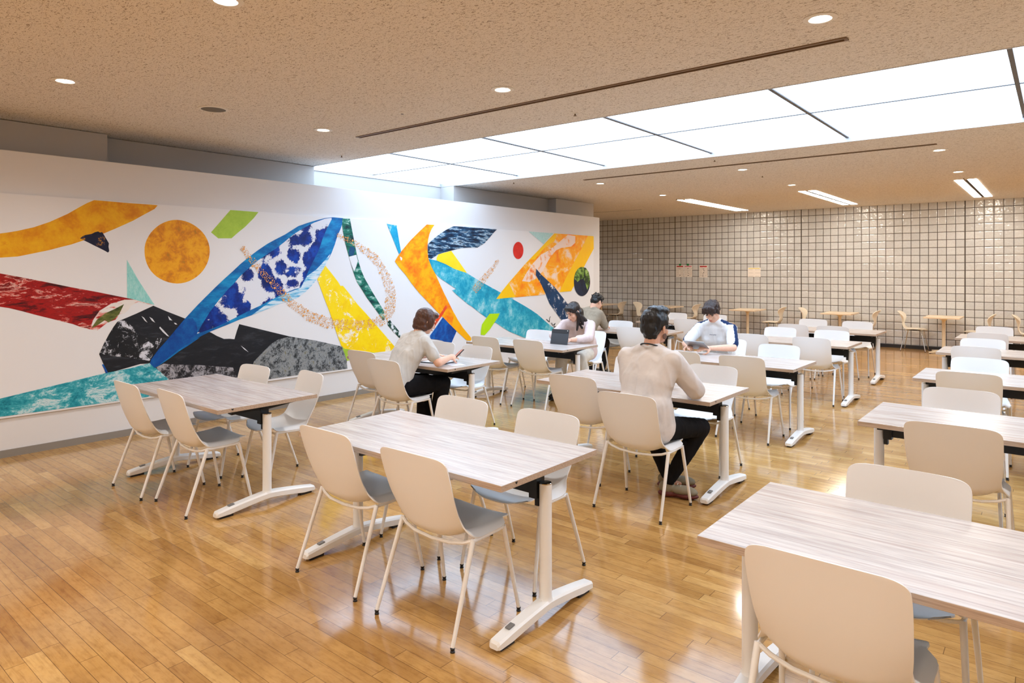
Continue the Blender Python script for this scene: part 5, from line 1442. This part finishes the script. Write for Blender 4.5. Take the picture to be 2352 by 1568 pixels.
for q in (-1, 1):
    cx = q * .036
    g.tube([f.hp(cx + .026 * cos(a), .108, .010 + .019 * sin(a)) for a in [2 * pi * k / 16 for k in range(16)]], .0022, 6, closed=True)
    g.tube([f.hp(q * .062, .106, .018), f.hp(q * .076, .085, .020), f.hp(q * .082, .0, .014), f.hp(q * .080, -.018, -.002)], .0024, 6)
g.tube([f.hp(-.011, .110, .014), f.hp(.011, .110, .014)], .002, 6)
g.build('glasses', M['black'], r, weld=False)
ly = MB()
nk = f.J['neck']
ly.tube([nk + Vector((.073 * cos(a), .004 + .073 * sin(a), .014 - .030 * sin(a))) for a in [2 * pi * k / 24 for k in range(24)]], .0055, 8, closed=True)
ly.build('lanyard', M['black'], r)
sole_m = plain('rust_rubber_sole', (96, 36, 30), .6)
upper_m = plain('khaki_sneaker_mesh', (140, 130, 108), .8, nscale=500, nstr=.5)
lace_m = plain('pale_lace', (196, 190, 178), .7)


def sneaker(A, fd, root, um, sm2):
    A = Vector((A[0], A[1], 0)); fd = Vector(fd); fd.z = 0; fd.normalize()
    sd_ = Vector((fd.y, -fd.x, 0))
    m = MB()
    R = Matrix((sd_, fd, Vector((0, 0, 1)))).transposed()
    m.ellipsoid(A + fd * .115 + Vector((0, 0, .058)), (.044, .095, .034), R)
    m.ellipsoid(A + fd * .0 + Vector((0, 0, .070)), (.038, .060, .048), R)
    m.ellipsoid(A + fd * .17 + Vector((0, 0, .050)), (.042, .048, .027), R)
    u = remesh('sneaker', m, um, root, .006, 3)
    m = MB()
    m.capsule(A - fd * .025 + Vector((0, 0, .026)), A + fd * .085 + Vector((0, 0, .024)), .025, .022)
    m.ellipsoid(A + fd * .0 + Vector((0, 0, .026)), (.041, .066, .026), R)
    m.ellipsoid(A + fd * .14 + Vector((0, 0, .022)), (.046, .086, .022), R)
    remesh('sole', m, sm2, u, .006, 2)
    lc_ = MB()
    for k in range(4):
        c = A + fd * (.055 + .022 * k) + Vector((0, 0, .108 - .011 * k))
        lc_.tube([c - sd_ * .018, c + Vector((0, 0, .004)), c + sd_ * .018], .0028, 6)
    lc_.build('laces', lace_m, u, weld=False)
    return u


def reroot2(root, loc):
    loc = Vector(loc)
    root.location = loc
    def shift(o):
        if o.data:
            o.data.transform(Matrix.Translation(-loc))
        for c in children(o):
            if c.data:
                c.data.transform(Matrix.Translation(-loc))
    for c in children(root):
        shift(c)


sneaker(f.J['ar'] + Vector((-.02, -.005, 0)), (.95, .30, 0), r, upper_m, sole_m)
sneaker(f.J['al'] + Vector((-.02, .03, 0)), (.80, .5, 0), r, upper_m, sole_m)
reroot2(r, (-2.215, 4.13, .44))

# ---- woman in grey T-shirt ------------------------------------------
r = person(0, 0, 'woman with brown bob, grey T-shirt and black trousers leaning on a table with a phone')
J = dict(pelvis=(-4.80, 4.12, .575), chest=(-4.775, 4.24, .82), neck=(-4.755, 4.375, 1.015), sl=(-4.925, 4.37, .955), sr=(-4.60, 4.31, .955),
         el=(-5.02, 4.50, .775), wl=(-4.90, 4.68, .772), er=(-4.475, 4.36, .765), wr=(-4.55, 4.60, .788),
         hl=(-4.89, 4.14, .552), kl=(-4.87, 4.57, .53), al=(-4.80, 4.48, .10), hr=(-4.71, 4.14, .552), kr=(-4.61, 4.56, .54), ar=(-4.66, 4.50, .10),
         head=(-4.735, 4.455, 1.135), hdr=(-.25, .95, 0), hdl=(.5, .85, 0), hnr=(-.6, 0, -.8))
f = Fig(J, (.30, .82, -.42), SK, .5)
f.body(r, .0055)
sh = MB()
f.torso(sh, .006)
for sd in 'lr':
    S, E = f.J['s' + sd], f.J['e' + sd]
    sh.capsule(S, S.lerp(E, .68), .062, .062)
P = f.J['pelvis']
for q in (-1, 1):
    sh.capsule(P + Vector((q * .075, 0, -.01)), P + Vector((q * .07, .02, .10)), .108, .100)
remesh('t_shirt', sh, cloth_mat('grey_jersey', (212, 210, 206), .94, 6, .22), r, .009, 10, .5, folds(4, .009, 10))
tr = MB()
for sd in 'lr':
    f.leg(tr, sd, 1.0, .020)
    tr.capsule(f.J['k' + sd], f.J['a' + sd], .075, .075)
tr.capsule(f.J['hl'], f.J['hr'], .11)
tr.capsule(f.J['hl'].lerp(f.J['hr'], .5), f.J['kl'].lerp(f.J['kr'], .5), .09, .07)
remesh('trousers', tr, cloth_mat('black_crepe', (22, 22, 26), .7, 8, .3), r, .010, 4, .5, folds(5, .006, 9))
H = f.H
hb = MB()
hb.ellipsoid(f.hp(0, -.024, .034), (.088, .104, .092), H)
hb.ellipsoid(f.hp(0, -.050, -.030), (.086, .072, .080), H)
hb.ellipsoid(f.hp(0, -.060, -.085), (.070, .050, .036), H)
hb.ellipsoid(f.hp(0, .050, .085), (.060, .046, .032), H)
for q in (-1, 1):
    hb.ellipsoid(f.hp(q * .076, .012, -.010), (.017, .044, .070), H)
    hb.ellipsoid(f.hp(q * .066, -.02, -.072), (.024, .044, .030), H)
remesh('hair', hb, hair_mat('brown_hair', (52, 28, 18), (98, 58, 38), .34), r, .006, 4, .5, strands(3, .004, 46, .18))
f.face(r)
for sd in 'lr':
    sneaker(f.J['a' + sd], (.2, .95, 0), r, M['black'], M['black'])
reroot2(r, (-4.80, 4.12, .44))

# ---- man in the striped T-shirt --------------------------------------
r = person(0, 0, 'man in white T-shirt with navy shoulder stripes looking down at a tablet in his hands')
J = dict(pelvis=(-3.05, 7.52, .575), chest=(-3.045, 7.42, .83), neck=(-3.042, 7.37, 1.04), sl=(-2.86, 7.38, .965), sr=(-3.225, 7.38, .965),
         el=(-2.735, 7.12, .785), wl=(-2.905, 6.915, .788), er=(-3.30, 7.14, .79), wr=(-3.16, 6.92, .785),
         hl=(-2.96, 7.50, .552), kl=(-2.95, 7.06, .52), al=(-2.95, 7.10, .10), hr=(-3.14, 7.50, .552), kr=(-3.15, 7.06, .52), ar=(-3.15, 7.10, .10),
         head=(-3.04, 7.275, 1.160), hdl=(-.80, -.60, 0), hdr=(.55, -.80, .05), hnl=(-.3, .3, -.6), hnr=(0, 0, -1), fl=(0, -1, 0), fr=(0, -1, 0))
f = Fig(J, (.02, -.80, -.60), SK, .55)
f.body(r, .0055)
sh = MB()
f.torso(sh, .012)
for sd in 'lr':
    S, E = f.J['s' + sd], f.J['e' + sd]
    sh.capsule(S, S.lerp(E, .80), .062, .064)
P = f.J['pelvis']
for q in (-1, 1):
    sh.capsule(P + Vector((q * .085, 0, -.02)), P + Vector((q * .08, -.02, .12)), .112, .108)


wht = cloth_mat('white_jersey', (236, 238, 240), .96, 6, .2)
nvy = cloth_mat('navy_stripe', (36, 56, 96), .9, 8, .2)
SL, SR, EL, ER, NK = f.J['sl'].copy(), f.J['sr'].copy(), f.J['el'].copy(), f.J['er'].copy(), f.J['neck'].copy()


def stripe(c):
    for S, E, q in ((SL, EL, 1), (SR, ER, -1)):
        # along the top of the shoulder and down the outside of the sleeve
        ax = (E - S)
        t = (c - S).dot(ax) / ax.length_squared
        if t > 0:
            rel = c - (S + ax * t)
            if rel.length < .12:
                out = Vector((q, -.40, .30)).normalized()
                perp = ax.normalized().cross(out).normalized()
                if rel.dot(out) > .02 and abs(rel.dot(perp)) < .030:
                    return 1
        elif c.z > S.z and (c.x - NK.x) * q > .075 and abs(c.y - (S.y - .018)) < .030:
            return 1
    return 0


remesh('t_shirt', sh, [wht, nvy], r, .008, 8, .5, folds(6, .008, 10), stripe)
tx = MB()
rn = random.Random(4)
cpt = Vector((-3.045, 7.30, .895))
for k in range(7):
    a = (k - 3) * .0115
    h_ = .010 if k != 4 else .008
    tx.box((cpt.x - a, 7.3215, cpt.z), (.0022, .004, h_))
    tx.box((cpt.x - a - .003, 7.3215, cpt.z + (.004 if k % 2 else -.004)), (.005, .004, .002))
from mathutils.bvhtree import BVHTree
_shirt = [c for c in children(r) if c.name.startswith('t_shirt')][0]
_bv = BVHTree.FromPolygons([v.co for v in _shirt.data.vertices], [tuple(p.vertices) for p in _shirt.data.polygons])
tm = MB()
for (a, b, c) in [(v[0], v[1], v[2]) for v in tx.v]:
    h_ = _bv.ray_cast(Vector((a, 6.9, c)), Vector((0, 1, 0)))[0]
    y_ = (h_.y if h_ else 7.32)
    tm.v.append((a, y_ - .0012 + (b - 7.3215) * .5, c))
tm.f, tm.mi = tx.f, tx.mi
tm.build('chest_print', nvy, r, smooth=False, weld=False)
tr = MB()
for sd in 'lr':
    f.leg(tr, sd, 1.0, .012)
tr.capsule(f.J['hl'], f.J['hr'], .10)
remesh('trousers', tr, cloth_mat('grey_trousers', (120, 122, 126), .8, 8), r, .010, 4, .5, folds(7, .005, 9))
H = f.H
hb = MB()
hb.ellipsoid(f.hp(0, -.018, .045), (.086, .102, .086), H)
hb.ellipsoid(f.hp(0, -.055, -.005), (.080, .062, .070), H)
hb.ellipsoid(f.hp(0, .055, .088), (.070, .046, .040), H)
for k in range(9):
    a = -1.0 + k * .25
    hb.capsule(f.hp(.062 * a, .070, .090), f.hp(.072 * a, .098, .044 - .01 * (k % 2)), .014, .006, 8)
for q in (-1, 1):
    hb.ellipsoid(f.hp(q * .078, .010, .022), (.014, .030, .046), H)
for k in range(22):
    rr = random.Random(k)
    d = Vector((rr.uniform(-1, 1), rr.uniform(-1, .6), rr.uniform(-.1, 1))).normalized()
    p = Vector((d.x * .080, -.02 + d.y * .095, .045 + d.z * .080))
    q_ = p + Vector((d.x * .014, d.y * .014 + .01, d.z * .014 - .012))
    hb.capsule(f.hp(*p), f.hp(*q_), .014, .006, 8)
remesh('hair', hb, hair_mat('dark_brown_hair', (30, 20, 18), (66, 46, 40), .45), r, .0055, 2, .5, strands(5, .007, 40, .4))
f.face(r)
for sd in 'lr':
    sneaker(f.J['a' + sd], (0, -1, 0), r, M['black'], M['black'])
reroot2(r, (-3.05, 7.52, .44))

# ---- woman in pink ----------------------------------------------------
r = person(0, 0, 'woman with long dark hair in a pale pink shirt and white trousers, head bowed')
J = dict(pelvis=(-4.85, 7.38, .575), chest=(-4.83, 7.27, .79), neck=(-4.80, 7.16, .985), sl=(-4.62, 7.20, .925), sr=(-4.965, 7.14, .925),
         el=(-4.50, 6.98, .79), wl=(-4.62, 6.775, .775), er=(-5.03, 6.97, .79), wr=(-4.86, 6.85, .778),
         hl=(-4.76, 7.36, .552), kl=(-4.63, 6.98, .515), al=(-4.56, 7.08, .10), hr=(-4.94, 7.36, .552), kr=(-4.90, 6.96, .51), ar=(-4.90, 6.92, .10),
         head=(-4.795, 7.075, 1.095), hdl=(-.75, -.45, 0), hdr=(.75, -.5, 0), fl=(0, -1, 0), fr=(0, -1, 0))
f = Fig(J, (-.22, -.78, -.52), SK, .4)
f.body(r, .0055)
sh = MB()
f.torso(sh, .010)
for sd in 'lr':
    S, E, W_ = f.J['s' + sd], f.J['e' + sd], f.J['w' + sd]
    sh.capsule(S, E, .066, .062); sh.capsule(E, E.lerp(W_, .62), .056, .044)
P = f.J['pelvis']
for q in (-1, 1):
    sh.capsule(P + Vector((q * .09, .0, -.015)), P + Vector((q * .085, -.02, .12)), .112, .11)
remesh('shirt', sh, cloth_mat('pale_pink_cotton', (226, 206, 202), .93, 6, .25), r, .009, 9, .5, folds(8, .011, 10))
tr = MB()
for sd in 'lr':
    f.leg(tr, sd, 1.0, .022)
    tr.capsule(f.J['k' + sd], f.J['a' + sd], .070, .062)
tr.capsule(f.J['hl'], f.J['hr'], .105)
remesh('trousers', tr, cloth_mat('off_white_cotton', (226, 220, 208), .9, 8, .25), r, .010, 4, .5, folds(9, .006, 9))
H = f.H
hb = MB()
hb.ellipsoid(f.hp(0, -.022, .040), (.084, .100, .088), H)
hb.ellipsoid(f.hp(0, -.058, -.010), (.078, .058, .070), H)
for q in (-1, 1):
    hb.ellipsoid(f.hp(q * .066, .018, .050), (.022, .048, .044), H)
    a = f.hp(q * .078, .010, .0); b = f.hp(q * .080, -.005, -.09)
    c = Vector((b.x + q * -.02, b.y + .03, b.z - .085))
    hb.capsule(a, b, .022, .026); hb.capsule(b, c, .026, .018)
    c2 = Vector((b.x, b.y + .09, b.z - .07))
    hb.capsule(f.hp(q * .07, -.04, -.03), c2, .034, .022)
b = f.hp(0, -.075, -.05)
hb.capsule(b, Vector((-4.79, 7.25, .96)), .062, .045)
hb.capsule(f.hp(.05, -.05, -.05), Vector((-4.70, 7.13, .90)), .036, .020)
hb.capsule(f.hp(-.06, -.03, -.04), Vector((-4.735, 7.07, .87)), .026, .014)
hb.capsule(f.hp(-.07, -.02, -.06), Vector((-4.64, 7.19, .95)), .034, .020)
hb.ellipsoid(f.hp(0, .045, .085), (.062, .05, .034), H)
remesh('hair', hb, hair_mat('long_dark_hair', (20, 15, 15), (44, 34, 32), .35), r, .006, 3, .5, strands(7, .004, 46, .15))
f.face(r)
for sd in 'lr':
    sneaker(f.J['a' + sd], (0, -1, 0), r, M['black'], M['black'])
reroot2(r, (-4.85, 7.38, .44))

# ---- man in khaki -------------------------------------------------------
r = person(0, 0, 'man with short black hair in a khaki shirt bent over the table beyond')
J = dict(pelvis=(-5.505, 8.390, 0.560), chest=(-5.490, 8.470, 0.840), neck=(-5.470, 8.590, 1.035), sl=(-5.665, 8.570, 0.985), sr=(-5.310, 8.530, 0.975),
         el=(-5.755, 8.730, 0.785), wl=(-5.615, 8.890, .785), er=(-5.285, 8.630, 0.800), wr=(-5.395, 8.830, 0.768),
         hl=(-5.595, 8.390, 0.552), kl=(-5.615, 8.830, 0.520), al=(-5.595, 8.770, 0.100), hr=(-5.415, 8.390, 0.552), kr=(-5.395, 8.830, 0.520), ar=(-5.415, 8.770, 0.100),
         head=(-5.440, 8.660, 1.145), hdr=(-.4, .9, 0), hdl=(.4, .9, 0))
f = Fig(J, (.20, .85, -.48), SK, .4)
f.body(r, .006)
sh = MB()
f.torso(sh, .010)
for sd in 'lr':
    S, E, W_ = f.J['s' + sd], f.J['e' + sd], f.J['w' + sd]
    sh.capsule(S, E, .068, .062); sh.capsule(E, E.lerp(W_, .6), .058, .048)
P = f.J['pelvis']
for q in (-1, 1):
    sh.capsule(P + Vector((q * .075, 0, .0)), P + Vector((q * .075, .0, .12)), .108, .104)
remesh('shirt', sh, cloth_mat('khaki_cotton', (164, 152, 134), .9, 6, .25), r, .010, 9, .5, folds(10, .009, 9))
tr = MB()
for sd in 'lr':
    f.leg(tr, sd, 1.0, .014)
tr.capsule(f.J['hl'], f.J['hr'], .10)
remesh('trousers', tr, cloth_mat('dark_trousers', (40, 40, 44), .8, 8), r, .011, 4)
H = f.H
hb = MB()
hb.ellipsoid(f.hp(0, -.020, .045), (.082, .100, .084), H)
hb.ellipsoid(f.hp(0, -.058, -.005), (.074, .052, .062), H)
hb.ellipsoid(f.hp(0, .05, .085), (.064, .04, .036), H)
for k in range(26):
    rr = random.Random(k + 50)
    d = Vector((rr.uniform(-1, 1), rr.uniform(-1, .6), rr.uniform(0, 1))).normalized()
    p = Vector((d.x * .078, -.02 + d.y * .092, .045 + d.z * .080))
    q_ = p + Vector((d.x * .016, d.y * .016, d.z * .016))
    hb.capsule(f.hp(*p), f.hp(*q_), .013, .006, 8)
remesh('hair', hb, hairblack, r, .006, 2, .5, strands(9, .006, 40, .6))
f.face(r)
for sd in 'lr':
    sneaker(f.J['a' + sd], (0, 1, 0), r, M['black'], M['black'])
reroot2(r, (-5.505, 8.39, .44))

# ------------------------------------------------------------------ things on the tables
TT = .7205


def tilted(name, loc, rot):
    r_ = empty(name, loc)
    r_.rotation_euler = rot
    return r_


silver = plain('silver_aluminium', (176, 180, 184), .35, metal=.7)
glass = plain('dark_screen', (16, 18, 22), .08)
grip = plain('charcoal_case', (66, 70, 76), .6, nscale=800, nstr=.2)
screen_white = plain('white_page', (226, 228, 238), .4)

# tablet held by the man in the striped T-shirt
o = tilted('tablet', (-3.035, 6.85, .815), (radians(-34), 0, radians(-6)))
simple('case', silver, lambda m: m.box((0, 0, 0), (.25, .178, .007)), o, bevel=.003)
simple('screen', glass, lambda m: m.box((0, 0, .0042), (.235, .163, .001)), o, smooth=False)
tag(o, 'silver tablet held up by the man in the striped T-shirt', 'tablet')
# tablet in folio case standing in front of the woman in pink
o = tilted('tablet', (-4.735, 6.665, TT), (radians(-14), 0, radians(0)))
simple('folio_cover', grip, lambda m: m.box((0, 0, .094), (.255, .009, .186)), o, bevel=.003)
simple('upper_fold', plain('darker_case_fold', (48, 50, 54), .6), lambda m: m.box((0, -.0055, .163), (.253, .003, .046)), o, bevel=.001, bseg=1)
simple('camera_lens', M['trimwhite'], lambda m: m.ellipsoid((.110, -.0075, .172), (.006, .003, .006)), o)
simple('screen', glass, lambda m: m.box((0, .0052, .094), (.24, .001, .17)), o, smooth=False)
simple('keyboard', grip, lambda m: m.box((0, .075, .004), (.25, .15, .006), 0, Matrix.Rotation(radians(14), 3, 'X')), o, smooth=False)
tag(o, 'tablet in a dark grey folio case standing before the woman in pink', 'tablet')
# tablet lying before the woman in grey
o = tilted('tablet', (-4.74, 4.63, TT + .0045), (0, 0, radians(12)))
simple('case', grip, lambda m: m.box((0, 0, 0), (.29, .22, .008)), o, bevel=.002)
simple('screen', screen_white, lambda m: m.box((0, 0, .0045), (.265, .195, .001)), o, smooth=False)
tag(o, 'tablet with a bright page lying flat before the woman in grey', 'tablet')
# phone in her hand
o = tilted('phone', (-4.565, 4.715, .80), (radians(38), radians(-10), radians(-20)))
simple('case', M['black'], lambda m: m.box((0, 0, 0), (.072, .148, .009)), o, bevel=.003)
simple('screen', plain('orange_screen', (190, 96, 60), .2), lambda m: m.box((0, 0, .005), (.066, .140, .001)), o, smooth=False)
tag(o, 'dark phone held over the table by the woman in grey', 'phone')
# white sheet under her forearm
o = simple('paper_sheet', screen_white, lambda m: m.box((0, 0, 0), (.20, .14, .001)), smooth=False)
o.location = (-4.50, 4.62, TT + .001)
o.rotation_euler = (0, 0, radians(-25))
tag(o, 'white sheet of paper under the forearm of the woman in grey', 'paper')
